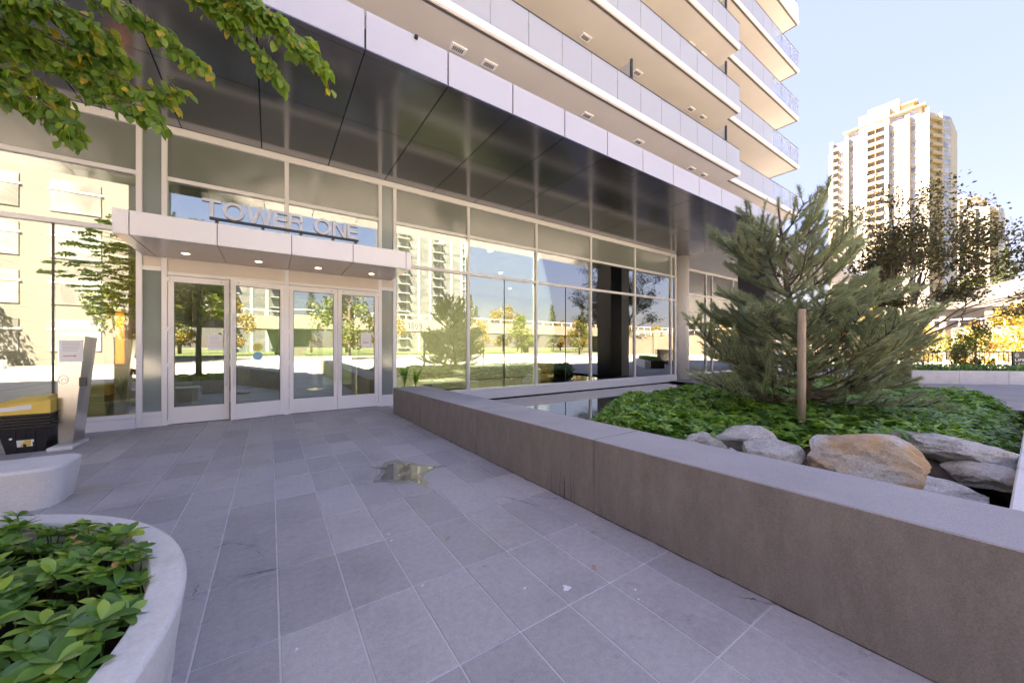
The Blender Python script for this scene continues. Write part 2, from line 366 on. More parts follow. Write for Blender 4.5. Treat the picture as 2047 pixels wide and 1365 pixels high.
def link(name, me, parent=None, mat4=None, **props):
    o = bpy.data.objects.new(name, me); COL.objects.link(o)
    if parent is not None:
        o.parent = parent; o.matrix_parent_inverse = Matrix.Translation(-BASE[parent.name])
    if mat4 is not None: o.matrix_basis = mat4
    for k, v in props.items(): o[k] = v
    return o
class Base(dict):
    def __getitem__(s, k): return s.get(k, Vector((0, 0, 0)))
BASE = Base()
def thing(name, loc, label=None, category=None, group=None, kind=None, parent=None):
    o = bpy.data.objects.new(name, None); COL.objects.link(o); o.location = loc; o.empty_display_size = 0.2
    BASE[o.name] = Vector(loc)
    if parent is not None:
        o.parent = parent; o.matrix_parent_inverse = Matrix.Translation(-BASE[parent.name])
    tag(o, label, category, group, kind); return o
def tag(o, label=None, category=None, group=None, kind=None):
    for k, v in (('label', label), ('category', category), ('group', group), ('kind', kind)):
        if v: o[k] = v
    return o
def bx(name, mat, parent, x0, x1, y0, y1, z0, z1, ch=0.0, **p): return MB().box(x0, x1, y0, y1, z0, z1, ch).build(name, mat, parent, **p)
def sheet(name, mat, x0, x1, y0, y1, z, **p):
    return MB().add([(x0, y0, z), (x1, y0, z), (x1, y1, z), (x0, y1, z)], [(0, 1, 2, 3)]).build(name, mat, None, **p)
def mesh_np(name, verts, faces, mat, rnd=None, smooth=False):
    """mesh from numpy arrays of equal-size faces, with a random number per face"""
    me = bpy.data.meshes.new(name); nv, nf, k = len(verts), len(faces), faces.shape[1]
    me.vertices.add(nv); me.vertices.foreach_set('co', np.asarray(verts, np.float32).ravel())
    me.loops.add(nf * k); me.loops.foreach_set('vertex_index', faces.astype(np.int32).ravel())
    me.polygons.add(nf); me.polygons.foreach_set('loop_start', np.arange(0, nf * k, k, dtype=np.int32))
    try: me.polygons.foreach_set('loop_total', np.full(nf, k, dtype=np.int32))
    except Exception: pass
    if smooth: me.polygons.foreach_set('use_smooth', np.ones(nf, bool))
    me.update(calc_edges=True)
    if rnd is not None:
        a = me.attributes.new('rnd', 'FLOAT', 'FACE'); a.data.foreach_set('value', np.asarray(rnd, np.float32))
    me.materials.append(M[mat]); return me
def copy_tree(o, loc=None, rz=0.0, scale=None, parent=None, label=None):
    c = o.copy(); COL.objects.link(c)
    if parent is not None: c.parent = parent; c.matrix_parent_inverse = o.matrix_parent_inverse.copy()
    if loc is not None: c.location = loc; c.rotation_euler.z = rz
    if scale is not None: c.scale = (scale, scale, scale)
    if label: c['label'] = label
    for ch in list(o.children): copy_tree(ch, parent=c)
    return c

# ================================================================== THE SETTING
D = 8.14                      # the lobby's glass front stands at y = D
ground = sheet('ground', 'asphalt', -900, 900, -900, 900, -0.62, kind='structure')
plaza = thing('plaza_paving', (0, 0, 0), kind='structure')
MB().add([(-40, -22, -.012), (2.4, -22, -.012), (2.4, 8.2, -.012), (-40, 8.2, -.012)], [(0, 1, 2, 3)]).build('outer_paving', 'plaza', plaza)
MB().add([(-3.34, .15, -.005), (2.35, .15, -.005), (2.35, 8.18, -.005), (-3.34, 8.18, -.005)], [(0, 1, 2, 3)]).build('grout', 'grout', plaza)
PW, PH = 0.305, 0.578
def paver_mesh(w, h):
    g = .0042
    return MB().box(-w / 2 + g, w / 2 - g, -h / 2 + g, h / 2 - g, -.02, 0, .0025).mesh('paver', 'paver')
pm = paver_mesh(PW, PH)
for i in range(-11, 7):
    for j in range(-2, 11):
        cx, cy = 0.035 + PW * (i + .5), 1.335 + PH * (j + .5)
        if cy + PH / 2 > 8.12 or cx > 2.2 or cx < -3.25: continue
        if (cx + 1.82) ** 2 + (cy - 1.82) ** 2 < 1.25 ** 2: continue
        o = link('paver', pm, plaza)
        o.matrix_basis = Matrix.Translation((cx, cy, random.uniform(-.0008, .0008)))
# last row against the doors
pe = paver_mesh(PW, 8.125 - (1.335 + PH * 11))
for i in range(-11, 7):
    cx = 0.035 + PW * (i + .5)
    if cx < -3.25: continue
    o = link('paver', pe, plaza); o.matrix_basis = Matrix.Translation((cx, (8.125 + 1.335 + PH * 11) / 2, random.uniform(-.0008, .0008)))
sheet('forecourt', 'forecourt', 2.4, 75, -22, -.02, -.01, kind='structure')
sheet('sidewalk', 'forecourt', 12.9, 75, -.02, 12, -.013, kind='structure')
road = sheet('road', 'asphalt', -300, 300, -44, -22, -.05, kind='structure')
sheet('verge', plain('verge_grass', (0.06, 0.085, 0.03), 0.9, 0, 0.3, 2), -300, 300, -400, -44, -.03, kind='structure')
sheet('street', 'asphalt', 75, 320, -22, 60, -.03, kind='structure')

# ------------------------------------------------------------------ the tower with its lobby front
T = thing('apartment_tower', (5, D, 0), 'white and glass apartment tower with dark panelled soffit and stacked glass-railed balconies', 'building')
VX = [-6.6, -4.2, -1.753, -1.454, .263, 2.006, 2.328, 4.18, 6.375, 8.613, 10.86, 13.1]
GY0, GY1 = D + .045, D + .057        # pane plane
hw = .036
def mullion(x, z0, z1, w=hw): return bx('mullion', 'white_metal', T, x - w, x + w, D - .002, D + .14, z0, z1, .004)
for x in VX:
    mullion(x, .0, 4.87)
bx('corner_post', 'white_metal', T, 13.36, 13.46, D - .002, D + .16, 0, 4.87, .004)
XS = VX + [13.41]
def rail(x0, x1, z0, z1, name='rail'): return bx(name, 'white_metal', T, x0, x1, D, D + .13, z0, z1, .003)
bx('head_rail', 'white_metal', T, -6.64, 13.46, D - .004, D + .16, 4.872, 4.995, .004)
ENTR = (-1.454, .263, 2.006)
for a, b in zip(XS[:-1], XS[1:]):
    x0, x1 = a + hw + .001, b - (hw + .001 if b < 13.4 else .05)
    narrow = (b - a) < .4 and b < 5
    entrance = a in ENTR[:2]
    if not narrow: rail(x0, x1, 4.075, 4.145)
    zsp0 = 4.146 if not narrow else 3.12
    bx('spandrel_pane' if not narrow else 'frosted_pane', 'spandrel' if not narrow else 'frosted_strip', T, x0 - .01, x1 + .01, GY0, GY1, zsp0, 4.871)
    if narrow:
        bx('cream_panel', 'cream_panel', T, x0, x1, D + .03, D + .06, 2.63, 3.12)
        rail(x0, x1, 2.56, 2.63); rail(x0, x1, .17, .24)
        bx('frosted_pane', 'frosted_strip', T, x0 - .01, x1 + .01, GY0, GY1, .24, 2.56)
        bx('kick_panel', 'white_metal', T, x0, x1, D + .004, D + .1, 0.0, .168)
        continue
    if entrance:
        bx('vision_pane', 'glass', T, x0 - .01, x1 + .01, GY0, GY1, 2.8, 4.075)
        bx('cream_panel', 'cream_panel', T, x0, x1, D + .02, D + .05, 2.56, 2.8)
        rail(x0, x1, 2.505, 2.56, 'door_head')
        continue
    rail(x0, x1, 3.135, 3.205); rail(x0, x1, .165, .225, 'sill')
    bx('vision_pane', 'glass', T, x0 - .01, x1 + .01, GY0, GY1, 3.205, 4.075)
    jx = {-4.2: -2.66, 2.328: None, 4.18: 5.285, 6.375: 7.53}.get(a)
    if jx:
        bx('vision_pane', 'glass', T, x0 - .01, jx - .012, GY0, GY1, .225, 3.135)
        bx('vision_pane', 'glass', T, jx + .012, x1 + .01, GY0, GY1, .225, 3.135)
        bx('glazing_fin', 'dark_frame', T, jx - .011, jx + .011, D + .035, D + .1, .225, 3.135)
    else:
        bx('vision_pane', 'glass', T, x0 - .01, x1 + .01, GY0, GY1, .225, 3.135)
bx('base_panel', 'white_metal', T, -6.64, -1.79, D - .03, D + .1, .0, .16, .004)
bx('base_panel', 'white_metal', T, 2.365, 13.44, D - .03, D + .1, -.052, .16, .004)
bx('base_plinth', 'joint_black', T, 2.3, 13.6, D + .0, D + .3, -.6, -.053)

# doors ------------------------------------------------------------
def door(x0, x1, hinge_left, ang):
    zb, zt = .012, 2.498; st = .075
    hx = x0 if hinge_left else x1
    ca, sa = math.cos(ang), math.sin(ang)
    def rot(mb):
        for i, (x, y, z) in enumerate(mb.v):
            dx, dy = x - hx, y - (D + .06)
            mb.v[i] = (hx + dx * ca - dy * sa, D + .06 + dx * sa + dy * ca, z)
        return mb
    y0, y1 = D + .012, D + .058
    fr = MB()
    fr.box(x0, x0 + st, y0, y1, zb, zt, .004).box(x1 - st, x1, y0, y1, zb, zt, .004)
    fr.box(x0 + st, x1 - st, y0, y1, zt - .1, zt, .004).box(x0 + st, x1 - st, y0, y1, zb, .29, .004)
    d = rot(fr).build('door', 'white_metal', T)
    rot(MB().box(x0 + st - .008, x1 - st + .008, y0 + .018, y0 + .028, .285, zt - .095)).build('door_pane', 'door_glass', d)
    rot(MB().box(x0 + st, x0 + st + .006, y0 - .001, y0 + .016, .291, zt - .101).box(x1 - st - .006, x1 - st, y0 - .001, y0 + .016, .291, zt - .101)
        .box(x0 + st, x1 - st, y0 - .001, y0 + .016, zt - .107, zt - .101)).build('glazing_gasket', 'dark_frame', d)
    px = x1 - st * .55 if hinge_left else x0 + st * .55
    rot(MB().tube([(px, y0 - .04, .6), (px, y0 - .04, 1.9)], .008, 10).tube([(px, y0 + .002, .7), (px, y0 - .04, .7)], .008).tube([(px, y0 + .002, 1.8), (px, y0 - .04, 1.8)], .008)).build('pull_bar', 'white_metal', d, smooth=True)
    hxx = x0 + .012 if hinge_left else x1 - .012
    for z in (.05, 1.0, 1.6, 2.44): rot(MB().box(hxx - .018, hxx + .018, y0 - .014, y0 + .001, z - .04, z + .04, .004)).build('hinge', 'white_metal', d)
    for k in (.25,):
        cxk = x1 - .11 if hinge_left else x0 + .11
        rot(MB().tube([(cxk, y0 - .004, zt - .05), (cxk, y0 + .002, zt - .05)], .012, 12)).build('pivot_cap', 'steel', d)
    return d
door(-1.412, -.607, True, 0.0)
door(-.6, .222, False, R(11.5))
door(.304, 1.155, True, 0.0)
door(1.163, 1.964, False, 0.0)
for xx in (-1.404, .2595, 1.968):
    pass

# canopy over the doors --------------------------------------------
cz0, cz1, cy0 = 2.785, 3.105, 6.72
canopy = bx('entrance_canopy', 'joint_black', T, -1.68, 2.21, cy0 + .03, D - .004, cz0 + .012, cz1 - .012)
cj = [-1.7, -1.54, -.64, .286, 1.2, 2.13, 2.235]
for a, b in zip(cj[:-1], cj[1:]):
    bx('canopy_panel', 'canopy_metal', canopy, a + .005, b - .005, cy0, cy0 + .028, cz0, cz1, .003)
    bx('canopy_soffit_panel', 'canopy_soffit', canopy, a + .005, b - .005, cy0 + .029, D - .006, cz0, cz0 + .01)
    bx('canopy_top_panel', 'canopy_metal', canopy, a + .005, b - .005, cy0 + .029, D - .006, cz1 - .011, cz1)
for x in (-1.7, 2.205): bx('canopy_end_panel', 'canopy_metal', canopy, x, x + .03, cy0 + .03, D - .006, cz0 + .013, cz1 - .013)
for x in (-1.105, -.166, .744, 1.694):
    MB().lathe([(.062, 0), (.062, -.008), (.045, -.01)], (x, 7.57, cz0), 20).build('downlight_trim', 'white_metal', canopy)
    MB().lathe([(.044, -.0105), (.02, -.011)], (x, 7.57, cz0), 16).build('downlight', 'lamp_on', canopy)

# big soffit, fascia ------------------------------------------------
SZ, FY = 5.0, 4.70
bx('soffit_deck', 'joint_black', T, -8.0, 14.02, FY + .06, D + 6.0, SZ + .03, SZ + .3)
sx = [-.13 + 1.11 * k for k in range(-7, 13)] + [14.0]
sx = [x for x in sx if x < 13.6] + [14.0]
rows = [(FY + .1, 6.3), (6.3, D + .16)]
for a, b in zip(sx[:-1], sx[1:]):
    for y0, y1 in rows: bx('soffit_panel', 'soffit_metal', T, a + .007, b - .007, y0 + .005, y1 - .005, SZ, SZ + .012)
    bx('soffit_lip', 'soffit_metal', T, a + .007, b - .007, FY + .002, FY + .096, SZ - .002, SZ + .012)
    bx('fascia_panel', 'fascia_metal', T, a + .011, b - .011, FY, FY + .05, SZ + .013, 5.49, .003)
bx('fascia_return', 'fascia_metal', T, 13.99, 14.04, FY + .004, D + 1.1, SZ, 5.49, .003)
bx('podium_roof', 'slab', T, -8.0, 13.98, FY + .055, 11.0, 5.3, 5.46)
bx('dark_pier', 'pier_dark', T, 12.7, 13.44, FY + .05, 5.55, -.05, SZ - .004)
bx('pier_end', 'white_metal', T, 13.442, 13.98, FY + .045, 5.54, -.05, SZ - .004, .003)
MB().lathe([(.28, 0), (.28, SZ - .005)], (13.98, 8.25, 0), 40).build('round_column', 'white_metal', T, True)
bx('recess_soffit', 'slab_edge', T, 14.05, 27.3, 5.2, 12.0, 5.0, 5.2)
# recessed glazing beyond the column
RY = 9.2
for x in (16.2, 17.8, 18.4, 20.6, 22.8, 25.0, 27.2): bx('mullion', 'white_metal', T, x - .04, x + .04, RY, RY + .15, 0, 4.99)
for z in (.0, 2.95, 3.75, 4.9): bx('rail', 'white_metal', T, 13.6, 27.2, RY + .01, RY + .12, z, z + .09)
for a, b in zip((13.6, 16.2, 17.8, 18.4, 20.6, 22.8, 25.0), (16.2, 17.8, 18.4, 20.6, 22.8, 25.0, 27.2)):
    bx('vision_pane', 'glass', T, a + .04, b - .04, RY + .05, RY + .06, .09, 4.9)
bx('return_wall', 'white_metal', T, 13.47, 13.6, D + .16, RY, 0, 5.0)

# balconies ----------------------------------------------------------
BZ0, BSTEP, NLV = 9.34, 2.97, 5
YA, YB, XE, XSTEP = 7.89, 8.34, 27.1, 18.3
def vent(par, x, y, z):
    v = bx('vent_plate', 'white_metal', par, x - .2, x + .2, y - .1, y + .1, z - .03, z - .001)
    return v
def balcony(z, first):
    th = .2
    b = MB().box(-14, XSTEP, YA + .03, 12.5, z, z + th).box(XSTEP, XE - .03, YB + .03, 12.5, z, z + th).build('balcony_slab', 'slab', T)
    MB().box(-14, XSTEP, YA, YA + .029, z + .03, z + th + .02).box(XSTEP - .029, XSTEP, YA + .03, YB + .0, z + .03, z + th + .02).box(XSTEP + .001, XE, YB, YB + .029, z + .03, z + th + .02).box(XE - .029, XE, YB + .03, 12.4, z + .03, z + th + .02).build('slab_edge_trim', 'slab_edge', b)
    MB().box(-14, XSTEP - .06, YA + .06, YA + .13, z - .012, z - .001).box(XSTEP, XE - .06, YB + .05, YB + .13, z - .012, z - .001).box(XE - .15, XE - .06, YB + .131, 12, z - .012, z - .001).build('drip_edge', 'groove', b)
    zt = z + th + 1.05
    pitch = 1.238
    x = XSTEP
    while x > (2.0 if first else 3.0):
        bx('railing_pane', 'rail_glass', b, x - pitch + .012, x - .012, YA + .03, YA + .042, z + th + .03, zt - .02)
        bx('railing_post', 'steel', b, x - pitch - .007, x - pitch + .007, YA + .046, YA + .09, z + th, zt - .02)
        bx('pane_clamp', 'steel', b, x - pitch - .02, x - pitch + .02, YA + .018, YA + .045, z + th + .68, z + th + .74)
        x -= pitch
    bx('handrail', 'dark_frame', b, x, XSTEP, YA + .02, YA + .07, zt - .019, zt + .012)
    bx('railing_pane', 'rail_glass', b, XSTEP - .05, XSTEP - .038, YA + .09, YB - .02, z + th + .03, zt - .02)
    n = 7; p2 = (XE - XSTEP) / n
    for k in range(n):
        xa = XSTEP + p2 * k
        bx('railing_pane', 'rail_glass' if k < 4 else 'rail_clear', b, xa + .012, xa + p2 - .012, YB + .03, YB + .042, z + th + .03, zt - .02)
        bx('railing_post', 'steel', b, xa + p2 - .02, xa + p2 + .02, YB + .046, YB + .09, z + th, zt - .02)
        bx('pane_clamp', 'steel', b, xa + p2 - .02, xa + p2 + .02, YB + .018, YB + .045, z + th + .68, z + th + .74)
    bx('handrail', 'dark_frame', b, XSTEP, XE, YB + .02, YB + .07, zt - .019, zt + .012)
    bx('handrail', 'dark_frame', b, XE - .08, XE - .03, YB + .07, 10.4, zt - .019, zt + .012)
    for k in range(2):
        bx('railing_pane', 'rail_clear', b, XE - .06, XE - .048, YB + .08 + k * 1.0, YB + 1.05 + k * 1.0, z + th + .03, zt - .02)
    vx = [(4.19, 8.78), (5.16, 8.78), (9.1, 8.8), (11.93, 8.8), (15.7, 8.8), (16.7, 8.8)] if first else [(9.28, 9.05), (12.2, 9.05), (16.1, 9.05), (17.1, 9.05)]
    for (x, y) in vx:
        v = bx('vent_plate', 'slab_edge', b, x - .22, x + .22, y - .12, y + .12, z - .035, z - .0015)
        for k in range(6): bx('vent_slot', 'groove', v, x - .15 + k * .052, x - .118 + k * .052, y - .06, y + .07, z - .04, z - .0352)
    # storey behind: window wall
    for xx in (10.6, 17.4):
        bx('privacy_screen', 'rail_glass', b, xx - .01, xx + .01, YA + .25, 9.4, z + th, z + th + 1.9)
        bx('screen_post', 'dark_frame', b, xx - .04, xx + .04, YA + .18, YA + .25, z + th, z + th + 1.95)
    return b
for lv in range(NLV): balcony(BZ0 + BSTEP * lv, lv == 0)
zz = BZ0 - BSTEP
b0 = bx('balcony_slab', 'slab', T, 14.1, XE, YB + .03, 12, zz, zz + .2)
bx('slab_edge_trim', 'slab_edge', b0, 14.1, XE, YB, YB + .029, zz + .03, zz + .22)
for k in range(8): bx('railing_pane', 'rail_glass', b0, 14.4 + 1.58 * k, 14.4 + 1.58 * k + 1.55, YB + .03, YB + .042, zz + .23, zz + 1.22)
bx('handrail', 'dark_frame', b0, 14.1, XE, YB + .02, YB + .07, zz + 1.221, zz + 1.25)
# tower core behind the balconies; height and unseen left end shaped for plaza shade
HTOP = BZ0 + BSTEP * (NLV - 1) + 1.3
bx('core_wall', 'tower_wall', T, -32, 14.0, 12.6, 30, 5.5, HTOP)
bx('core_wall', 'tower_wall', T, 14.0, 24.5, 12.6, 30, 0.0, HTOP)
bx('roof_slab', 'slab', T, -32, XE, 12.6, 30, HTOP, HTOP + .3)
bx('shade_wing', 'tower_wall', T, -32, -8.05, 7.0, 12.58, 0.0, HTOP - .01)  # unseen wing added to keep the plaza in shade
for lv in range(NLV):
    z = BZ0 + BSTEP * lv + .2
    for k in range(12):
        xa = -8 + k * 2.65
        bx('tower_window', 'far_dark', T, xa, xa + 2.5, 12.53, 12.599, z + .05, min(HTOP - .1, z + 2.55))

# camera dome / small fixture at the fascia top
bx('fascia_camera', 'joint_black', T, 1.6, 1.64, FY - .04, FY - .001, 5.43, 5.47)

# lobby interior -----------------------------------------------------
sheet('lobby_floor', 'lobby_floor', -8, 13.5, D + .1, 17, .0, kind='structure')
bx('lobby_ceiling', 'lobby_ceiling', None, -8, 13.4, D + .4, 17, 4.12, 4.2, kind='structure')
bulk = bx('lobby_bulkhead', 'lobby_ceiling', None, -8, 13.4, D + .17, D + .39, 4.15, 4.98, kind='structure')
bx('lobby_back_wall', 'lobby_wall', None, -8, 13.4, 17, 17.2, 0, 4.12, kind='structure')
lw = bx('lobby_side_wall', 'lobby_wall', None, -3.55, -3.35, D + .5, 10.6, 0, 4.12, kind='structure')
for k in range(17): bx('panel_joint', 'lobby_line', lw, -3.349, -3.346, D + .5, 10.6, .2 + k * .22, .208 + k * .22)
bx('lobby_far_wall', 'lobby_wall', None, 13.2, 13.4, 12.5, 17, 0, 4.12, kind='structure')
ww = bx('wood_wall', 'wood', None, -3.3, -1.0, 12.6, 12.75, 0, 4.11, kind='structure')
for k in range(5): bx('wood_panel', 'wood', ww, -3.28 + k * .46, -3.28 + k * .46 + .44, 12.57, 12.598, .02, 4.08)
sw = bx('slat_wall', 'dark_wood', None, 10.9, 13.0, 11.2, 11.3, 0, 4.1, kind='structure')
for k in range(20): bx('slat', 'wood', sw, 10.92 + k * .104, 10.92 + k * .104 + .055, 11.12, 11.198, .02, 4.08)
for x, y in ((8.9, 9.3), (10.5, 9.9)): bx('lobby_column', 'white_metal', None, x - .2, x + .2, y - .2, y + .2, 0, 4.115, kind='structure')
# vestibule frames
vest = thing('vestibule_screen', (.3, 10.8, 0), 'white framed inner glass doors inside the entrance vestibule', 'glass screen')
for x in (-1.4, -.58, .26, 1.1, 1.95): bx('screen_post', 'white_metal', vest, x - .06, x + .06, 10.75, 10.82, .001, 2.6)
bx('screen_head', 'white_metal', vest, -1.46, 2.01, 10.75, 10.82, 2.601, 2.75)
for a, b in ((-1.4, -.58), (-.58, .26), (.26, 1.1), (1.1, 1.95)):
    bx('kick_rail', 'white_metal', vest, a + .061, b - .061, 10.75, 10.82, .001, .28)
    bx('screen_pane', 'door_glass', vest, a + .061, b - .061, 10.78, 10.79, .281, 2.6)
for x in (-1.5, 2.05): bx('vestibule_wall', 'cream_panel', None, x - .04, x + .04, D + .2, 10.7, 0, 4.11, kind='structure')
# downlights in the lobby ceiling: row by the glass added to brighten the sofa
LL = [(-2.3, 11.3), (-2.4, 14.0), (.3, 12.2), (.4, 15.0), (5.3, 8.95), (7.0, 8.95), (3.8, 8.95), (7.2, 11.4), (9.8, 11.6), (11.8, 12.4), (5.5, 14.2), (9.5, 14.2), (-5.5, 11.5)]
for k, (x, y) in enumerate(LL):
    d_ = thing('ceiling_downlight', (x, y, 4.12), 'small round lit downlight in the lobby ceiling', 'ceiling light', 'lit downlights in the lobby ceiling')
    MB().lathe([(.1, 0), (.1, -.01), (.075, -.012)], (x, y, 4.119), 20).build('trim', 'white_metal', d_)
    MB().lathe([(.074, -.0125), (.03, -.013)], (x, y, 4.119), 16).build('lamp', 'lamp_on', d_)
    la = bpy.data.lights.new('downlight_lamp', 'AREA'); la.shape = 'DISK'; la.size = .14; la.energy = 15 if y < 9 else (4 if x < 1 else 10); la.color = (1, .87, .68)
    lo = bpy.data.objects.new('downlight_lamp', la); COL.objects.link(lo); lo.parent = d_; lo.location = (0, 0, -.03)

# ================================================================== SIGN, NUMBERS, NOTICES
def arc(cx, cz, rx, rz, a0, a1, n): return [(cx + rx * math.cos(R(a0 + (a1 - a0) * k / n)), cz + rz * math.sin(R(a0 + (a1 - a0) * k / n))) for k in range(n + 1)]
def ring(mb, cx, cz, rx, rz, s, y0, y1, a0=0, a1=360, n=40):
    o = arc(cx, cz, rx, rz, a0, a1, n); i = arc(cx, cz, rx - s, rz - s, a0, a1, n)
    for k in range(n): mb.prism([o[k], o[k + 1], i[k + 1], i[k]], 'y', y0, y1)
def glyph(ch, x, z, w, h, s, y0, y1):
    mb = MB()
    P = lambda pts: mb.prism([(x + a, z + b) for a, b in pts], 'y', y0, y1)
    rect = lambda a, b, c, d: P([(a, c), (b, c), (b, d), (a, d)])
    if ch == 'T': rect(0, w, h - s, h); rect(w / 2 - s * .55, w / 2 + s * .55, 0, h - s)
    elif ch == 'E': rect(0, s * 1.1, 0, h); [rect(s * 1.1, w, a, a + s) for a in (0, h / 2 - s / 2, h - s)]
    elif ch == 'L': rect(0, s * 1.1, 0, h); rect(s * 1.1, w, 0, s)
    elif ch == 'I': rect(0, s * 1.2, 0, h)
    elif ch == 'F': rect(0, s * 1.1, 0, h); rect(s * 1.1, w, h - s, h); rect(s * 1.1, w * .9, h / 2 - s / 2, h / 2 + s / 2)
    elif ch == 'O': ring(mb, x + w / 2, z + h / 2, w / 2, h / 2 + s * .08, s * 1.08, y0, y1)
    elif ch == 'N': rect(0, s * 1.1, 0, h); rect(w - s * 1.1, w, 0, h); P([(s * 1.1, h), (s * 1.1, h - s * 1.5), (w - s * 1.1, 0), (w - s * 1.1, s * 1.5)])
    elif ch == 'H': rect(0, s * 1.1, 0, h); rect(w - s * 1.1, w, 0, h); rect(s * 1.1, w - s * 1.1, h / 2 - s / 2, h / 2 + s / 2)
    elif ch == 'A': P([(0, 0), (s * 1.2, 0), (w / 2, h - s * .9), (w - s * 1.2, 0), (w, 0), (w / 2 + s * .6, h), (w / 2 - s * .6, h)]); rect(w * .3, w * .7, h * .2, h * .2 + s * .8)
    elif ch == 'U': rect(0, s * 1.1, h * .35, h); rect(w - s * 1.1, w, h * .35, h); ring(mb, x + w / 2, z + h * .35, w / 2, h * .35, s * 1.1, y0, y1, 180, 360, 18)
    elif ch == 'W':
        q = w / 4; t = s * .62
        P([(0, h), (q - t, 0), (q + t, 0), (2 * q, h - s * 1.6), (3 * q - t, 0), (3 * q + t, 0), (w, h), (w - 2 * t, h), (3 * q, s * 1.5), (2 * q + t * .9, h), (2 * q - t * .9, h), (q, s * 1.5), (2 * t, h)])
    elif ch == 'R':
        rect(0, s * 1.1, 0, h); r = h * .275; zc = h - r
        rect(s * 1.1, w - r, h - s, h); rect(s * 1.1, w - r, h - 2 * r, h - 2 * r + s)
        ring(mb, x + w - r, z + zc, r, r, s, y0, y1, -90, 90, 16)
        P([(w - r - s * .3, h - 2 * r), (w - r + s * .8, h - 2 * r), (w - s * .15, h * .28), (w, 0), (w - s * 1.1, 0), (w - s * 1.25, h * .28)])
    elif ch in '3890':
        if ch == '0': ring(mb, x + w / 2, z + h / 2, w / 2, h / 2, s, y0, y1)
        if ch == '8': ring(mb, x + w / 2, z + h * .27, w / 2, h * .27, s, y0, y1); ring(mb, x + w / 2, z + h * .765, w * .44, h * .235, s, y0, y1)
        if ch == '3': ring(mb, x + w / 2, z + h * .27, w / 2, h * .27, s, y0, y1, -150, 90, 24); ring(mb, x + w / 2, z + h * .765, w * .44, h * .235, s, y0, y1, -90, 150, 24)
        if ch == '9': ring(mb, x + w / 2, z + h * .7, w / 2, h * .3, s, y0, y1); ring(mb, x + w * .5, z + h * .32, w * .5, h * .32, s, y0, y1, -140, 0, 18); rect(w - s, w, h * .32, h * .7)
    return mb
sg = thing('building_sign', (.25, 7.3, 3.1), 'brushed metal letters reading TOWER ONE standing on a bar above the canopy', 'sign')
lx = -.885; cells = [('T', .25), ('O', .305), ('W', .37), ('E', .215), ('R', .235), (' ', .15), ('O', .305), ('N', .245), ('E', .2)]
for ch, w in cells:
    if ch != ' ':
        l_ = glyph(ch, lx + .008, 3.347, w * .92 if ch != 'W' else w * .97, .275, .044, 7.29, 7.345).build('letter', 'sign_side', sg)
        g2 = glyph(ch, lx + .008, 3.347, w * .92 if ch != 'W' else w * .97, .275, .044, 7.283, 7.2895).build('letter_face', 'sign_face', l_)
    lx += w
bx('mounting_bar', 'dark_frame', sg, -.79, 1.4, 7.29, 7.35, 3.312, 3.346)
for x in (-.7, -.1, .45, .96, 1.35): bx('bar_post', 'dark_frame', sg, x - .022, x + .022, 7.3, 7.34, 3.106, 3.311)
num = thing('street_number', (2.8, D, 1.8), 'white vinyl house number 3809 on the lobby glass', 'numbers')
for k, ch in enumerate('3809'):
    glyph(ch, 2.62 + .095 * k, 1.72, .07, .15, .018, GY0 - .004, GY0 - .001).build('digit', 'vinyl', num)
def notice(x0, x1, z0, z1, y, label, lines=9, red=None):
    n = thing('paper_notice', ((x0 + x1) / 2, y, z0), label, 'notice')
    bx('sheet', 'paper', n, x0, x1, y - .002, y - .0008, z0, z1)
    for k in range(lines):
        zz = z1 - (z1 - z0) * (.12 + .75 * k / max(1, lines)); w = (x1 - x0) * random.uniform(.6, .84)
        bx('text_line', 'ink', n, x0 + (x1 - x0) * .1, x0 + (x1 - x0) * .1 + w, y - .0032, y - .0022, zz - .003, zz)
    if red: bx('red_line', 'red_ink', n, x0 + (x1 - x0) * .22, x1 - (x1 - x0) * .22, y - .0032, y - .0022, z0 + (z1 - z0) * red, z0 + (z1 - z0) * red + .012)
    return n
notice(-.9, -.7, 1.25, 1.52, D + .028, 'paper notice taped inside the pane of the leftmost closed entrance door')
notice(1.61, 1.82, 1.33, 1.6, D + .028, 'paper notice with a red line on the far right entrance door', 7, .25)
for z, mt, nm in ((1.3, 'yellow_sticker', 'round yellow sticker on the glass of the door standing ajar'), (1.14, 'blue_sticker', 'round blue sticker below the yellow one on the ajar door')):
    st = thing('door_sticker', (-.2, D, z), nm, 'sticker')
    ang = R(11.5); cx_ = .222 - .42 * math.cos(ang); cyy = D + .06 - .42 * math.sin(ang) - .033
    mb = MB().lathe([(.075, -.0006), (.075, .0006)], (0, 0, 0), 24)
    o = mb.build('disc', mt, st); o.matrix_parent_inverse = Matrix.Identity(4)
    st.location = (cx_, cyy, z); BASE[st.name] = Vector(st.location); o.matrix_basis = Matrix.Rotation(ang, 4, 'Z') @ Matrix.Rotation(R(90), 4, 'X')
    for k in range(3):
        o2 = MB().box(-.045, .045, -.004, .004, .0007, .0012).build('printed_line', 'ink', st); o2.matrix_parent_inverse = Matrix.Identity(4)
        o2.matrix_basis = Matrix.Rotation(ang, 4, 'Z') @ Matrix.Rotation(R(90), 4, 'X') @ Matrix.Translation((0, -.025 + .025 * k, 0))

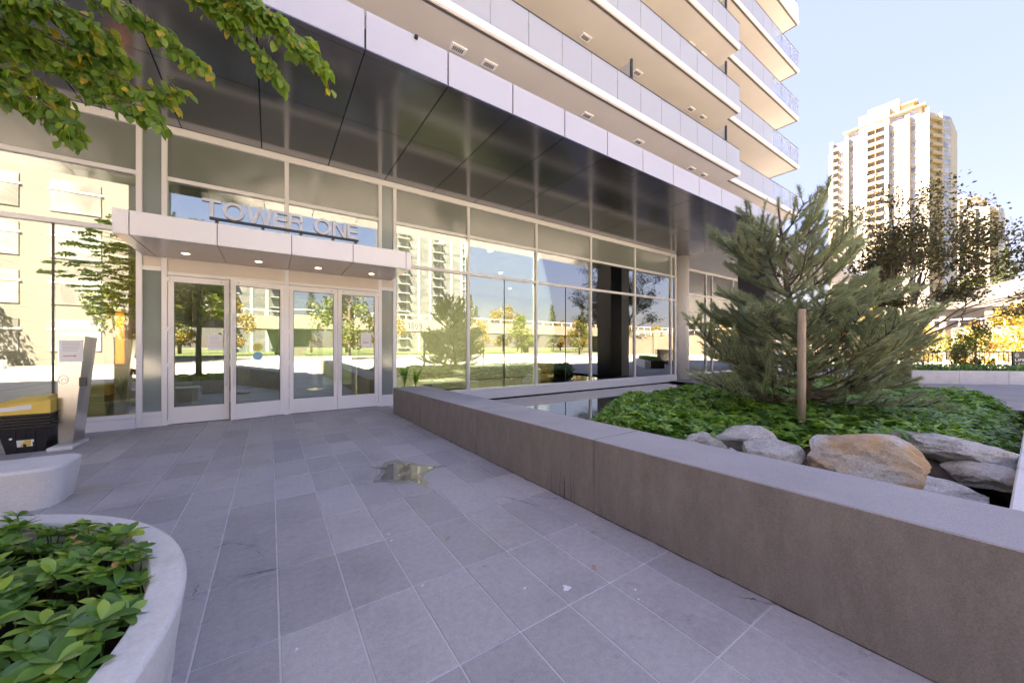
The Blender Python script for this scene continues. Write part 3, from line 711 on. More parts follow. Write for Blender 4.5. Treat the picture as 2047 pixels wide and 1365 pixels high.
# ================================================================== LOBBY FURNITURE
def sofa(x, y, w, label, mat='sofa'):
    t = thing('sofa', (x, y, 0), label, 'sofa')
    bx('seat_base', mat, t, x, x + w, y, y + .85, .06, .34, .03); bx('plinth', 'dark_wood', t, x + .04, x + w - .04, y + .04, y + .8, .001, .06)
    n = max(2, int(w / .85))
    for k in range(n):
        a = x + w * k / n
        bx('seat_cushion', mat, t, a + .01, a + w / n - .01, y + .22, y + .84, .341, .46, .04)
        bx('back_cushion', mat, t, a + .01, a + w / n - .01, y + .0, y + .215, .341, .78, .05)
    bx('armrest', mat, t, x - .16, x - .002, y, y + .85, .06, .6, .04); bx('armrest', mat, t, x + w + .002, x + w + .16, y, y + .85, .06, .6, .04)
sofa(4.75, 9.2, 2.5, 'long white fabric sofa inside the lobby window')
dv = thing('daybed', (3.7, 9.0, 0), 'low white daybed beside the sofa in the lobby', 'daybed')
bx('cushion', 'sofa', dv, 3.2, 4.45, 8.7, 9.5, .2, .42, .05); bx('base', 'dark_wood', dv, 3.25, 4.4, 8.75, 9.45, .001, .199)
sofa(8.0, 10.2, 1.4, 'tan leather sofa by the white lobby column', 'leather')
ct = thing('coffee_table', (8.2, 9.0, 0), 'low pale wooden coffee table in the lobby', 'table')
bx('table_top', 'cream_panel', ct, 7.75, 8.5, 8.75, 9.3, .3, .36, .01); [bx('leg', 'dark_wood', ct, a, a + .06, b, b + .06, .001, .3) for a in (7.8, 8.39) for b in (8.8, 9.19)]
rd = thing('reception_desk', (-.3, 14.4, 0), 'dark wooden reception desk behind the inner doors', 'desk')
bx('desk_front', 'dark_wood', rd, -1.4, 1.2, 13.9, 14.0, .001, 1.05); bx('desk_top', 'wood', rd, -1.45, 1.25, 13.85, 14.5, 1.051, 1.1)
al = thing('wall_lamp', (-3.02, 12.5, 0), 'amber glowing wall panel lamp on the wood wall', 'lamp')
bx('glow_panel', 'amber_on', al, -3.1, -2.95, 12.53, 12.565, .9, 2.2); bx('back_plate', 'dark_wood', al, -3.16, -2.89, 12.566, 12.569, .84, 2.26)
ala = bpy.data.lights.new('wall_lamp_light', 'AREA'); ala.shape = 'RECTANGLE'; ala.size = .2; ala.size_y = 1.2; ala.energy = .5; ala.color = (1, .5, .18)
alo = bpy.data.objects.new('wall_lamp_light', ala); COL.objects.link(alo); alo.parent = al; alo.location = (-.02, -.02, 1.5); alo.rotation_euler = (R(90), 0, 0)
def blade_plant(x, y, z, h, n, label, pot=True):
    t = thing('potted_plant', (x, y, z), label, 'plant')
    if pot: MB().lathe([(.16, 0), (.2, .3), (.2, .34), (.17, .34), (.16, .3)], (x, y, z + .001), 20).build('pot', 'concrete', t, True)
    for k in range(n):
        a = random.uniform(0, 6.28); L = h * random.uniform(.6, 1.1); w = .022; sp = random.uniform(.15, .6)
        vs = []; fs = []
        for i in range(6):
            u = i / 5; r = sp * L * u ** 1.6; zz = z + (.32 if pot else 0) + L * (u - .35 * u * u * sp)
            ww = w * math.sin(math.pi * (.12 + .86 * u)); dx, dy = math.cos(a), math.sin(a)
            vs += [(x + dx * r - dy * ww, y + dy * r + dx * ww, zz), (x + dx * r + dy * ww, y + dy * r - dx * ww, zz)]
            if i: fs.append((2 * i - 2, 2 * i - 1, 2 * i + 1, 2 * i))
        MB().add(vs, fs).build('leaf', 'pachy', t)
blade_plant(2.72, 8.7, 0, .75, 22, 'spiky green potted plant by the house number')
blade_plant(3.02, 8.75, 0, .5, 20, 'bushy low potted plant next to the spiky one')
blade_plant(-2.2, 9.2, 0, .65, 22, 'green potted plant behind the steel pedestal')
blade_plant(-1.95, 9.5, 0, .55, 18, 'small potted plant near the wood wall')

# ================================================================== LOW STONE WALL
lwall = thing('low_stone_wall', (2.35, 3.5, 0), 'long low brown granite seat wall with smooth grey top', 'wall')
YJ = [7.16, 5.69, 3.83, 1.965, -.4, -2.7, -5.0]
def wfx(y): return 2.012 + .0185 * (7.16 - y)
def wtz(y): return .502 + .0138 * (7.16 - y)
for k, (a, b) in enumerate(zip(YJ[:-1], YJ[1:])):
    g = .004; y0, y1 = b + g, a - g; c = .006
    mb = MB(); vs = []
    for y in (y0, y1):
        xf, zt = wfx(y), wtz(y)
        vs += [(xf, y, -.02), (xf, y, zt - c), (xf + c, y, zt), (2.67 - c, y, zt), (2.67, y, zt - c), (2.67, y, -.3)]
    fs = [(0, 1, 2, 3, 4, 5), (11, 10, 9, 8, 7, 6)] + [(i, i + 6, (i + 1) % 6 + 6, (i + 1) % 6) for i in range(6)]
    mb.add(vs, fs).build('stone_block', 'wall_stone', lwall)
vs = []
for y in (-5.0, 7.15): vs += [(wfx(y) + .012, y, -.05), (2.66, y, -.28), (2.66, y, wtz(y) - .012), (wfx(y) + .012, y, wtz(y) - .012)]
MB().add(vs, [(0, 4, 5, 1), (1, 5, 6, 2), (2, 6, 7, 3), (3, 7, 4, 0), (0, 1, 2, 3), (7, 6, 5, 4)]).build('wall_core', 'joint_black', lwall)
# drip stains on the wall face: thin dark dried runs
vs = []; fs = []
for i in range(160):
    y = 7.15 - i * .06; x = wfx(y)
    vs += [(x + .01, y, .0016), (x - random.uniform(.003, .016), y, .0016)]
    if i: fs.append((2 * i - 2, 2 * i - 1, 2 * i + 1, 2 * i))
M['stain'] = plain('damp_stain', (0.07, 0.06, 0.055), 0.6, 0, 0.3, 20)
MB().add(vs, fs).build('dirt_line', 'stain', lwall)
for k, (y, z1, w) in enumerate(((2.46, .27, .003), (2.35, .33, .0035), (2.3, .19, .012), (2.22, .25, .004), (2.18, .2, .003), (4.75, .13, .005))):
    pl = []
    for i in range(9):
        u = i / 8; pl.append((y - w * (1.2 - u) * random.uniform(.4, 1.3) + .006 * math.sin(u * 5 + k), z1 * u))
    pr = [(q[0] + w * (1.25 - .8 * i / 8) * random.uniform(.9, 1.9), q[1]) for i, q in enumerate(pl)]
    vs = []; fs = []
    for (a_, b_) in zip(pl, pr): vs += [(wfx(a_[0]) - .0012, a_[0], a_[1]), (wfx(b_[0]) - .0012, b_[0], b_[1])]
    for i in range(8): fs.append((2 * i, 2 * i + 2, 2 * i + 3, 2 * i + 1))
    MB().add(vs, fs).build('drip_stain', 'stain', lwall)

# ================================================================== POOL, BED
MB().add([(2.6, -.1, -.3), (13.4, -.1, -.3), (13.4, D + .2, -.3), (2.6, D + .2, -.3)], [(0, 1, 2, 3)]).build('pool_floor', 'rock', None, kind='structure')
MB().add([(2.6, 2.2, -.075), (13.4, 2.2, -.075), (13.4, D + .02, -.075), (2.6, D + .02, -.075)], [(0, 1, 2, 3)]).build('pool_water', 'water', None, kind='structure')
BED = [(3.3, .16), (11.2, .14), (12.5, 1.2), (12.9, 3.2), (11.2, 4.6), (7.3, 4.75), (5.4, 4.6), (4.1, 4.0), (3.1, 3.3), (2.85, 2.0)]
LEAFBED = [(5.45, .15), (11.1, .16), (12.4, 1.2), (12.8, 3.1), (11.1, 4.5), (7.3, 4.6), (5.5, 4.4), (4.1, 3.85), (3.15, 3.2), (3.0, 2.55), (3.45, 1.95), (4.75, 1.35), (5.05, .95), (5.3, .6)]
def poly_dist(x, y, poly):
    n = len(poly); inside = False; d2 = np.full(np.shape(x), 1e9)
    ins = np.zeros(np.shape(x), bool)
    for i in range(n):
        x1, y1 = poly[i]; x2, y2 = poly[(i + 1) % n]
        c = ((y1 > y) != (y2 > y)) & (x < (x2 - x1) * (y - y1) / (y2 - y1 + 1e-12) + x1); ins ^= c
        t = np.clip(((x - x1) * (x2 - x1) + (y - y1) * (y2 - y1)) / ((x2 - x1) ** 2 + (y2 - y1) ** 2), 0, 1)
        d2 = np.minimum(d2, (x - x1 - t * (x2 - x1)) ** 2 + (y - y1 - t * (y2 - y1)) ** 2)
    return np.where(ins, np.sqrt(d2), -np.sqrt(d2))
def bed_z(x, y):
    d = np.clip((poly_dist(x, y, BED) + .1) / .55, 0, 1); d = d * d * (3 - 2 * d)
    return -.2 + .44 * d + .03 * np.sin(x * 1.7) * np.sin(y * 2.1 + 1)
gx, gy = np.meshgrid(np.linspace(2.69, 13.2, 90), np.linspace(.05, 5.0, 50))
gz = bed_z(gx, gy); nxy = gx.shape
vv = np.stack([gx.ravel(), gy.ravel(), gz.ravel()], 1)
ii = np.arange(nxy[0] * nxy[1]).reshape(nxy)
ff = np.stack([ii[:-1, :-1].ravel(), ii[:-1, 1:].ravel(), ii[1:, 1:].ravel(), ii[1:, :-1].ravel()], 1)
link('planting_bed', mesh_np('planting_bed', vv, ff, 'soil', None, True), None, kind='structure')
kerb = thing('concrete_kerb', (4, .08, 0), 'pale concrete kerb at the end of the planting bed', 'kerb')
bx('kerb_body', 'concrete', kerb, 2.68, 11.3, .03, .1, -.1, .36, .01)

# pachysandra --------------------------------------------------------
def leaf_tmpl(L, W, n=4, fold=.25, droop=.25, ob=.8):
    """one leaf along +x, returns verts and quads; two strips folded on the midrib"""
    vs = []; fs = []
    for i in range(n + 1):
        u = i / n; w = W * (math.sin(math.pi * u ** ob) ** .8 if 0 < u < 1 else 0.02) * .5
        z = -droop * L * u * u
        vs += [(L * u, w, z + fold * w), (L * u, 0, z), (L * u, -w, z + fold * w)]
        if i: a = 3 * (i - 1); fs += [(a, a + 1, a + 4, a + 3), (a + 1, a + 2, a + 5, a + 4)]
    return np.array(vs), np.array(fs)
def place_leaves(tmpl, mats):
    v, f = tmpl; n = len(mats); Rm = mats[:, :3, :3]; tt = mats[:, :3, 3]
    V = np.einsum('nij,kj->nki', Rm, v) + tt[:, None, :]
    Fc = f[None] + (np.arange(n) * len(v))[:, None, None]
    return V.reshape(-1, 3), Fc.reshape(-1, f.shape[1])
def rosette_mats(x, y, z, tx, ty, n, s, lift):
    out = []
    base = Matrix.Translation((x, y, z)) @ Matrix.Rotation(tx, 4, 'X') @ Matrix.Rotation(ty, 4, 'Y')
    a0 = random.uniform(0, 6.28)
    for k in range(n):
        a = a0 + k * 2.399 + random.uniform(-.2, .2)
        el = lift + (k / n) * .5 + random.uniform(-.15, .15)
        sc = s * (1 - .35 * k / n) * random.uniform(.85, 1.1)
        out.append(base @ Matrix.Rotation(a, 4, 'Z') @ Matrix.Rotation(-el, 4, 'Y') @ Matrix.Rotation(random.uniform(-.3, .3), 4, 'X') @ Matrix.Diagonal((sc, sc, sc, 1)))
    return out
tm = leaf_tmpl(1.0, .42, 3)
mats, rn = [], []
N = 0
px_, py_ = rng.uniform(2.95, 12.9, 16500), rng.uniform(.14, 4.7, 16500)
dd = poly_dist(px_, py_, LEAFBED); keep = (dd > -.02) & (rng.random(16500) < np.where(px_ < 8, .8, .55))
bz = bed_z(px_, py_)
for x, y, z, d in zip(px_[keep], py_[keep], bz[keep], dd[keep]):
    h = .1 + .1 * mnoise.noise((x * 1.1, y * 1.1, 0)) + random.uniform(-.05, .08)
    r = min(.98, max(0, .38 + .28 * mnoise.noise((x * .9, y * .9, 5)) + random.uniform(-.3, .3)))
    for m in rosette_mats(x, y, z + h + .04, random.uniform(-.4, .4), random.uniform(-.4, .4), 7, random.uniform(.085, .12), .05):
        mats.append(np.array(m)); rn.append(min(.99, max(0, r + random.uniform(-.12, .12))))
V, Fc = place_leaves(tm, np.array(mats))
gc = link('ground_cover', mesh_np('ground_cover', V, Fc, 'pachy', np.repeat(rn, len(tm[1])), True), None, kind='stuff', label='dense glossy green ground cover around the pine tree', category='ground cover')

# boulders -----------------------------------------------------------
def boulder(c, size, seed, mat, label, rz=0.0, rough=.2, tilt=(0, 0)):
    import bmesh
    bm = bmesh.new(); bmesh.ops.create_icosphere(bm, subdivisions=4, radius=1.0)
    rs = random.Random(seed)
    planes = [(Vector((rs.gauss(0, 1), rs.gauss(0, 1), rs.gauss(0, .8))).normalized(), rs.uniform(.55, .9)) for _ in range(15)]
    for v in bm.verts:
        p = v.co.copy()
        for n, d in planes:
            k = p.dot(n)
            if k > d: p -= n * (k - d) * .97
        p += v.co * (mnoise.fractal(v.co * 1.6 + Vector((seed, 0, 0)), .8, 2.1, 5) * rough * .5)
        p += v.co * (mnoise.noise(v.co * 7 + Vector((seed, 3, 0))) * .02)
        v.co = p
    me = bpy.data.meshes.new('boulder'); bm.to_mesh(me); bm.free(); me.materials.append(M[mat])
    me.polygons.foreach_set('use_smooth', [False] * len(me.polygons))
    o = link('boulder', me, None); o.location = c; o.scale = size; o.rotation_euler = (tilt[0], tilt[1], rz)
    return tag(o, label, 'boulder', 'boulders edging the planting bed')
def bp(px, py, z):
    r = ray(px, py); return Vector((0, 0, CAM_H)) + r * ((z - CAM_H) / r.z)
def bspot(px, py, d, z): p = at(px, py, d); return (p.x, p.y, z)
boulder(bspot(1724, 910, 2.75, .4), (.44, .28, .26), 3, 'rock_rust', 'large rust-stained boulder against the stone wall', R(-52), .22, (0, R(4)))
boulder(bspot(1905, 915, 3.35, .33), (.5, .28, .18), 8, 'rock', 'long flat grey boulder beside the rust-stained one', R(-58), .2, (0, R(6)))
boulder(bspot(1858, 975, 2.72, .19), (.42, .25, .12), 12, 'rock', 'low flat grey boulder under the long one', R(-55), .22)
boulder(bspot(1960, 955, 3.1, .17), (.25, .25, .14), 17, 'rock_tint', 'dark wedge of rock at the pale kerb', R(-30), .22)
boulder(bspot(1550, 903, 3.0, .36), (.30, .22, .19), 5, 'rock', 'rounded pale grey boulder left of the rust-stained one', R(-50), .12)
boulder(bspot(1475, 883, 3.6, .38), (.34, .2, .16), 21, 'rock_tint', 'smooth grey boulder behind the rounded one', R(-50), .1)
boulder(bspot(1395, 883, 3.5, .34), (.28, .19, .16), 25, 'rock', 'pale grey boulder sloping towards the wall', R(-60), .18)
boulder(bspot(1464, 893, 3.1, .36), (.09, .08, .07), 27, 'rock', 'small cobble wedged between two boulders', 0, .12)
boulder(bspot(1310, 872, 3.75, .32), (.28, .18, .09), 31, 'rock', 'low pale boulder showing just above the wall top', R(-50), .15)
boulder(bspot(1200, 825, 5.1, .06), (.42, .34, .25), 35, 'rock', 'angular grey boulder standing at the pool edge', R(20), .25)
boulder(bspot(1160, 838, 5.0, -.03), (.13, .11, .1), 38, 'rock', 'small grey rock at the water beside the angular boulder', 0, .15)
boulder(bspot(1232, 846, 4.5, .06), (.28, .2, .16), 41, 'rock', 'grey rock between the pool boulder and the plants', R(-20), .2)
boulder(bspot(1225, 800, 6.3, -.02), (.32, .22, .15), 44, 'rock', 'flat grey rock farther along the pool', R(20), .2)
boulder(bspot(1250, 790, 7.3, -.02), (.4, .25, .13), 47, 'rock_tint', 'mossy flat rock on the far side of the pool', R(10), .2)
boulder(bspot(1350, 775, 9.0, .0), (.4, .3, .25), 52, 'rock', 'grey rock at the foot of the white column', R(10), .2)

# ================================================================== PINE TREE
def rot_towards(d):
    return Vector(d).to_track_quat('X', 'Z').to_matrix().to_4x4()
pine_root = Vector((6.76, 1.95, .15))
pine = thing('pine_tree', pine_root, 'young bushy pine tree standing in the ground cover behind the stone wall', 'tree')
trunk = [pine_root, Vector((6.72, 1.98, .8)), at(1600, 690, 5.4), at(1578, 600, 5.4), at(1566, 520, 5.4), at(1562, 470, 5.4), at(1556, 415, 5.4)]
MB().tube(trunk, [.075, .062, .052, .042, .03, .022, .01], 10).build('trunk', 'bark', pine, True)
branch_mb = MB(); shoots = []
random.seed(42)
def trunk_at(z):
    for a, b in zip(trunk[:-1], trunk[1:]):
        if a.z <= z <= b.z: return a.lerp(b, (z - a.z) / (b.z - a.z))
    return trunk[-1].copy()
def pine_limb(p, d, L, r, lvl):
    pts = [p.copy()]; n = max(3, int(L / .1)); dirs = []
    d = d.normalized()
    for i in range(n):
        d = (d + Vector((random.gauss(0, .08), random.gauss(0, .08), (.045 if lvl == 0 else .075) + random.gauss(0, .04)))).normalized(); dirs.append(d.copy())
        pts.append(pts[-1] + d * (L / n))
    branch_mb.tube(pts, [r * (1 - .7 * i / n) for i in range(n + 1)], 5)
    k0 = max(0, n - 2)
    shoots.append((pts[k0], (pts[-1] - pts[k0]), (pts[-1] - pts[k0]).length + .02))
    if lvl >= 1: 
        if L > .28 and random.random() < .8: shoots.append((pts[max(0, n - 4)], dirs[max(0, n - 4)], .17))
        return
    i0 = max(2, int(n * .3))
    for i in range(i0, n + 1):
        for sgn in (-1, 1):
            if random.random() < .92:
                side = dirs[i - 1].cross(Vector((0, 0, 1))).normalized() * sgn
                dd_ = dirs[i - 1] * .8 + side * random.uniform(.45, 1.0) + Vector((0, 0, random.uniform(-.1, .45)))
                l2 = (L * (1 - i / (n + 1)) * .5 + .16) * random.uniform(.7, 1.15)
                pine_limb(pts[i], dd_, l2, max(.004, r * .4), 1)
def prof(z): return float(np.interp(z, [.4, .8, 1.3, 2.0, 2.6, 3.0, 3.3], [1.15, 1.45, 1.45, 1.1, .78, .5, .22]))
z = .5; a0 = 0
while z < 3.2:
    nb = 6 if z < 2.3 else 4
    for k in range(nb):
        a = a0 + k * 6.283 / nb + random.uniform(-.35, .35)
        L = prof(z) * random.uniform(.72, 1.12)
        pine_limb(trunk_at(z + random.uniform(-.05, .05)), Vector((math.cos(a), math.sin(a), random.uniform(-.22, .25) if z < 2 else random.uniform(.35, .7))), L, .016, 0)
    a0 += 1.1; z += .17 if z < 2 else .3
for (tx, ty, td, sz) in ((1925, 690, 5.0, .55), (1890, 735, 5.0, .5), (1700, 432, 5.3, 2.2), (1650, 410, 5.4, 2.6), (1745, 500, 5.3, 2.0), (1352, 720, 5.3, .7), (1440, 470, 5.4, 2.1), (1495, 425, 5.4, 2.5), (1380, 790, 5.0, .55), (1720, 560, 5.2, 1.6)):
    tgt = at(tx, ty, td); p0 = trunk_at(sz); v = tgt - p0
    pine_limb(p0, v.normalized() - Vector((0, 0, .14)), v.length, .02, 0)
shoots.append((trunk[-1] - Vector((0, 0, .12)), Vector((0, 0, 1)), .2)); shoots.append((trunk[-1] - Vector((0, 0, .02)), Vector((.1, 0, 1)), .15))
branch_mb.build('branches', 'bark', pine, True)
NP = 170
vl, rl = [], []
for (p, d, L) in shoots:
    q = np.array(rot_towards(d).to_3x3()); u = rng.random(NP) ** .85
    ph = rng.uniform(0, 6.283, NP); th = np.radians(rng.uniform(28, 68, NP)) * (1 - .55 * u)
    ln = rng.uniform(.06, .095, NP)
    base = np.array(p)[None] + np.outer(u * L, q[:, 0])
    dv_ = np.cos(th)[:, None] * q[:, 0] + (np.sin(th) * np.cos(ph))[:, None] * q[:, 1] + (np.sin(th) * np.sin(ph))[:, None] * q[:, 2]
    sidev = np.cross(dv_, rng.normal(size=(NP, 3))); sidev /= np.linalg.norm(sidev, axis=1)[:, None] + 1e-9
    w = .0022
    vl.append(np.stack([base - sidev * w, base + sidev * w, base + dv_ * ln[:, None]], 1).reshape(-1, 3))
    rl.append(np.clip(rng.normal(.42, .12) + rng.normal(0, .12, NP), 0, .99))
V = np.concatenate(vl); Fc = np.arange(len(V)).reshape(-1, 3)
print('pine shoots', len(shoots), 'needles', len(Fc))
link('needles', mesh_np('needles', V, Fc, 'needle', np.concatenate(rl)), pine, kind='stuff')

def stake(px, d, z1, lab, r=.045):
    p = at(px, 850, d); zb = float(bed_z(np.array([p.x]), np.array([p.y]))[0]) - .05
    t = MB().tube([(p.x, p.y, zb), (p.x + .004, p.y, (zb + z1) / 2), (p.x + .012, p.y, z1 - .02), (p.x + .012, p.y, z1)], [r * 1.02, r, r * .97, r * .88], 14).build('tree_stake', 'stake', None, True)
    return tag(t, lab, 'stake', 'wooden tree stakes')
stake(1602, 4.42, 1.77, 'thick round wooden stake standing in front of the pine')
stake(1672, 6.2, 1.5, 'thin wooden stake half hidden behind the pine', .03)

# ================================================================== BROADLEAF TREES
def grow(mb, leaves, p, d, L, r, depth, spread, up, leafgap, leafn):
    n = 4; pts = [p.copy()]; d = d.normalized()
    for i in range(n):
        d = (d + Vector((random.gauss(0, .12), random.gauss(0, .12), up + random.gauss(0, .06)))).normalized(); pts.append(pts[-1] + d * (L / n))
    mb.tube(pts, [r * (1 - .45 * i / n) for i in range(n + 1)], 6 if depth < 2 else 4)
    if depth == 0 or L < .3:
        for i in range(1, n + 1):
            for _ in range(leafn): leaves.append((pts[i] + Vector((random.gauss(0, leafgap), random.gauss(0, leafgap), random.gauss(0, leafgap * .6))), d.copy()))
        return
    k = random.choice((3, 3, 4)) if depth > 1 else 4
    for j in range(k):
        u = random.uniform(.45, 1.0); i = min(n, max(1, int(round(u * n))))
        ax = Vector((random.gauss(0, 1), random.gauss(0, 1), random.gauss(0, .5))).normalized()
        grow(mb, leaves, pts[i], (d + ax * spread).normalized(), L * random.uniform(.55, .8), r * .55, depth - 1, spread, up, leafgap, leafn)
def leaf_cloud(leaves, size, mat, parent, name='leaves', seed_r=(0, 1)):
    n = len(leaves); q = []
    P = np.array([l[0] for l in leaves]); nrm = rng.normal(size=(n, 3)); nrm[:, 2] += .6; nrm /= np.linalg.norm(nrm, axis=1)[:, None]
    t = np.cross(nrm, rng.normal(size=(n, 3))); t /= np.linalg.norm(t, axis=1)[:, None]; b = np.cross(nrm, t)
    s = size * rng.uniform(.7, 1.25, n)[:, None]
    V = np.stack([P - t * s * .5, P + b * s * .3 + nrm * s * .06, P + t * s * .55, P - b * s * .3 + nrm * s * .06], 1).reshape(-1, 3)
    return link(name, mesh_np(name, V, np.arange(4 * n).reshape(-1, 4), mat, rng.uniform(seed_r[0], seed_r[1], n)), parent, kind='stuff')
random.seed(21)
mp0 = Vector((17.0, 2.4, -.02))
maple = thing('maple_tree', mp0, 'dark-leaved small tree with spreading branches behind the pine', 'tree')
mbm = MB(); lv_ = []
fork = Vector((17.0, 2.4, 1.35))
mbm.tube([mp0, Vector((17.03, 2.4, .7)), fork], [.11, .09, .08], 10)
tb = mbm.build('trunk', 'bark', maple, True)
mbm = MB()
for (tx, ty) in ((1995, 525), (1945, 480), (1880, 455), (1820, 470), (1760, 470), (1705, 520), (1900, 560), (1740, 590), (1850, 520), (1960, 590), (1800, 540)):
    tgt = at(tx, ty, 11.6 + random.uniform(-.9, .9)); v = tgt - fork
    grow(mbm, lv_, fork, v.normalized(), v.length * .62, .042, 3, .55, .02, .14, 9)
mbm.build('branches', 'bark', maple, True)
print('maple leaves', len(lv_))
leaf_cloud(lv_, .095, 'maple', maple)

# the tree in the round planter, its boughs hanging over the entrance ---------------
random.seed(5)
tr0 = Vector((-1.82, 1.82, .25))
lind = thing('overhanging_tree', tr0, 'green broadleaf tree in the round planter with boughs hanging over the paving', 'tree')
ttop = Vector((-1.75, 1.85, 4.6))
MB().tube([tr0, (-1.83, 1.8, 1.4), (-1.78, 1.84, 2.8), ttop], [.085, .07, .055, .02], 10).build('trunk', 'bark', lind, True)
boughs = [
 [(-80, 20, 2.3), (60, 55, 2.4), (180, 120, 2.5), (270, 175, 2.55), (345, 185, 2.6)],
 [(-60, 60, 2.35), (110, 120, 2.45), (220, 190, 2.5), (300, 230, 2.5)],
 [(120, -60, 2.5), (250, 10, 2.5), (320, 65, 2.55), (392, 118, 2.6)],
 [(280, -90, 2.5), (410, -20, 2.5), (520, 35, 2.5), (600, 80, 2.55), (642, 128, 2.55)],
 [(-60, 150, 2.2), (40, 185, 2.25), (100, 215, 2.3), (138, 252, 2.3)],
 [(340, -60, 2.5), (440, 20, 2.5), (505, 80, 2.5), (540, 130, 2.5)],
 [(-80, 90, 2.5), (40, 90, 2.6), (140, 130, 2.7), (230, 160, 2.7)],
 [(-60, -20, 2.3), (80, 10, 2.3), (180, 60, 2.4), (240, 110, 2.5)],
 [(-60, 120, 2.3), (0, 130, 2.3), (60, 160, 2.35), (110, 185, 2.4)],
 [(420, -50, 2.4), (520, 10, 2.45), (570, 50, 2.5), (610, 100, 2.5)],
 [(-60, 40, 2.5), (30, 60, 2.55), (110, 70, 2.6), (200, 95, 2.65)],
 [(0, -50, 2.3), (80, -10, 2.35), (160, 30, 2.4), (210, 70, 2.45)],
]
tw = MB(); leaf_m = []
def spray(p, d, L):
    n = max(4, int(L / .03)); pts = [p]; d = d.normalized()
    for i in range(n):
        d = (d + Vector((random.gauss(0, .08), random.gauss(0, .08), -.035))).normalized(); pts.append(pts[-1] + d * (L / n))
    tw.tube(pts[::2] if len(pts) > 4 else pts, .0018, 3)
    for i in range(1, n + 1):
        for s_ in (-1, 1):
            if random.random() < .12: continue
            side = d.cross(Vector((0, 0, 1)))
            side = side.normalized() * s_ if side.length > .1 else Vector((s_, 0, 0))
            ld = (d * .55 + side * random.uniform(.3, .8) + Vector((random.gauss(0, .2), random.gauss(0, .2), random.uniform(-.9, -.1)))).normalized()
            m = Matrix.Translation(pts[i] + Vector((random.gauss(0, .012), random.gauss(0, .012), random.gauss(0, .012)))) @ rot_towards(ld) @ Matrix.Rotation(random.gauss(0, .7), 4, 'X')
            sc = random.uniform(.055, .084); leaf_m.append(m @ Matrix.Diagonal((sc, sc, sc, 1)))
for bg_ in boughs:
    P = [at(*q) for q in bg_]
    s0 = Vector((-1.8, 1.83, min(4.2, P[0].z - .5)))
    full = [s0, s0.lerp(P[0], .5) + Vector((0, 0, .1))] + P
    tw.tube(full, [.022, .018] + [.013 * (1 - .75 * k / len(P)) for k in range(len(P))], 6)
    for a, b in zip(P[:-1], P[1:]):
        L = (b - a).length; n = max(3, int(L / .024))
        for k in range(n):
            p = a.lerp(b, (k + random.random()) / n); td = (b - a).normalized()
            sd_ = td.cross(Vector((0, 0, 1))).normalized() * random.choice((-1, 1))
            spray(p, td * .9 + sd_ * random.uniform(0, .55) + Vector((0, 0, random.uniform(-.6, .25))), random.uniform(.08, .22))
    spray(P[-1] - (P[-1] - P[-2]) * .3, P[-1] - P[-2], .12)
lmesh_v, lmesh_f = leaf_tmpl(1.0, .66, 4, .18, .22)
# crown outside the picture (it shows in the glass)
n0 = len(leaf_m)
for k in range(620):
    a = random.uniform(0, 6.28); zc = random.uniform(2.2, 5.0); rr = random.uniform(.3, 2.0) * (1 - abs(zc - 3.3) / 3.4)
    p = Vector((-2.4 + rr * 1.25 * math.cos(a), 1.7 + rr * math.sin(a), zc))
    iv = in_view(p)
    if iv and -250 < iv[0] < 2200 and iv[1] > -220: continue
    st_ = Vector((-1.8, 1.83, zc - .3)); tw.tube([st_, p], [.012, .004], 4)
    for _ in range(2): spray(p, (p - st_) + Vector((random.gauss(0, .3), random.gauss(0, .3), 0)), random.uniform(.2, .34))
tw.build('branches', 'twig', lind, True)
def seen(m):
    iv = in_view(m.translation)
    return iv is not None and -20 < iv[0] < 2060 and -20 < iv[1] < 1380
vis = [m for m in leaf_m if seen(m)]; oth = [m for m in leaf_m if not seen(m)]
vis.sort(key=lambda m: in_view(m.translation)[2] / m.to_scale()[0])
print('overhang leaves visible', len(vis), 'other', len(oth))
single = mesh_np('leaf', lmesh_v, lmesh_f, 'leaf', None, True)
for m in vis[:300]:
    o = link('leaf', single, lind); o.matrix_basis = m
rest = np.array([np.array(m) for m in vis[300:] + oth])
V, Fc = place_leaves((lmesh_v, lmesh_f), rest)
rr_ = np.where(rng.random(len(rest)) < .05, rng.uniform(.93, .99, len(rest)), rng.uniform(0, .9, len(rest)))
link('foliage', mesh_np('foliage', V, Fc, 'leaf', np.repeat(rr_, len(lmesh_f)), True), lind, kind='stuff')

# ================================================================== ROUND PLANTER
PC = Vector((-1.82, 1.82, 0)); PR = 1.55; PZ = .36
plr = thing('round_planter', PC, 'white round concrete planter filled with low leafy plants', 'planter')
rimp = [(PR - .05, -.03), (PR - .04, .1), (PR - .008, PZ - .02), (PR - .012, PZ - .006), (PR - .022, PZ), (PR - .118, PZ), (PR - .126, PZ - .01), (PR - .14, .15)]
rmb = MB()
for q0, q1 in ((0, 3), (2, 5), (4, 6), (5, 8)): rmb.lathe(rimp[q0:q1], (PC.x, PC.y, 0), 120, cap=False)
rmb.build('rim', 'concrete', plr, True)
sv = [(0, 0)] + [(r * (PR - .135) / 8, 0) for r in range(1, 9)]
mbs = MB(); n_ = 64; vs = [(PC.x, PC.y, .3)]
for r in range(1, 11):
    for k in range(n_):
        a = 6.28318 * k / n_; rad = r * (PR - .125) / 10; x, y = PC.x + rad * math.cos(a), PC.y + rad * math.sin(a)
        vs.append((x, y, .28 + .05 * mnoise.noise((x * 3, y * 3, 1)) - (.03 if r == 10 else 0)))
fs = [(0, 1 + k, 1 + (k + 1) % n_) for k in range(n_)]
for r in range(9):
    for k in range(n_): a, b = 1 + r * n_, 1 + (r + 1) * n_; fs.append((a + k, b + k, b + (k + 1) % n_, a + (k + 1) % n_))
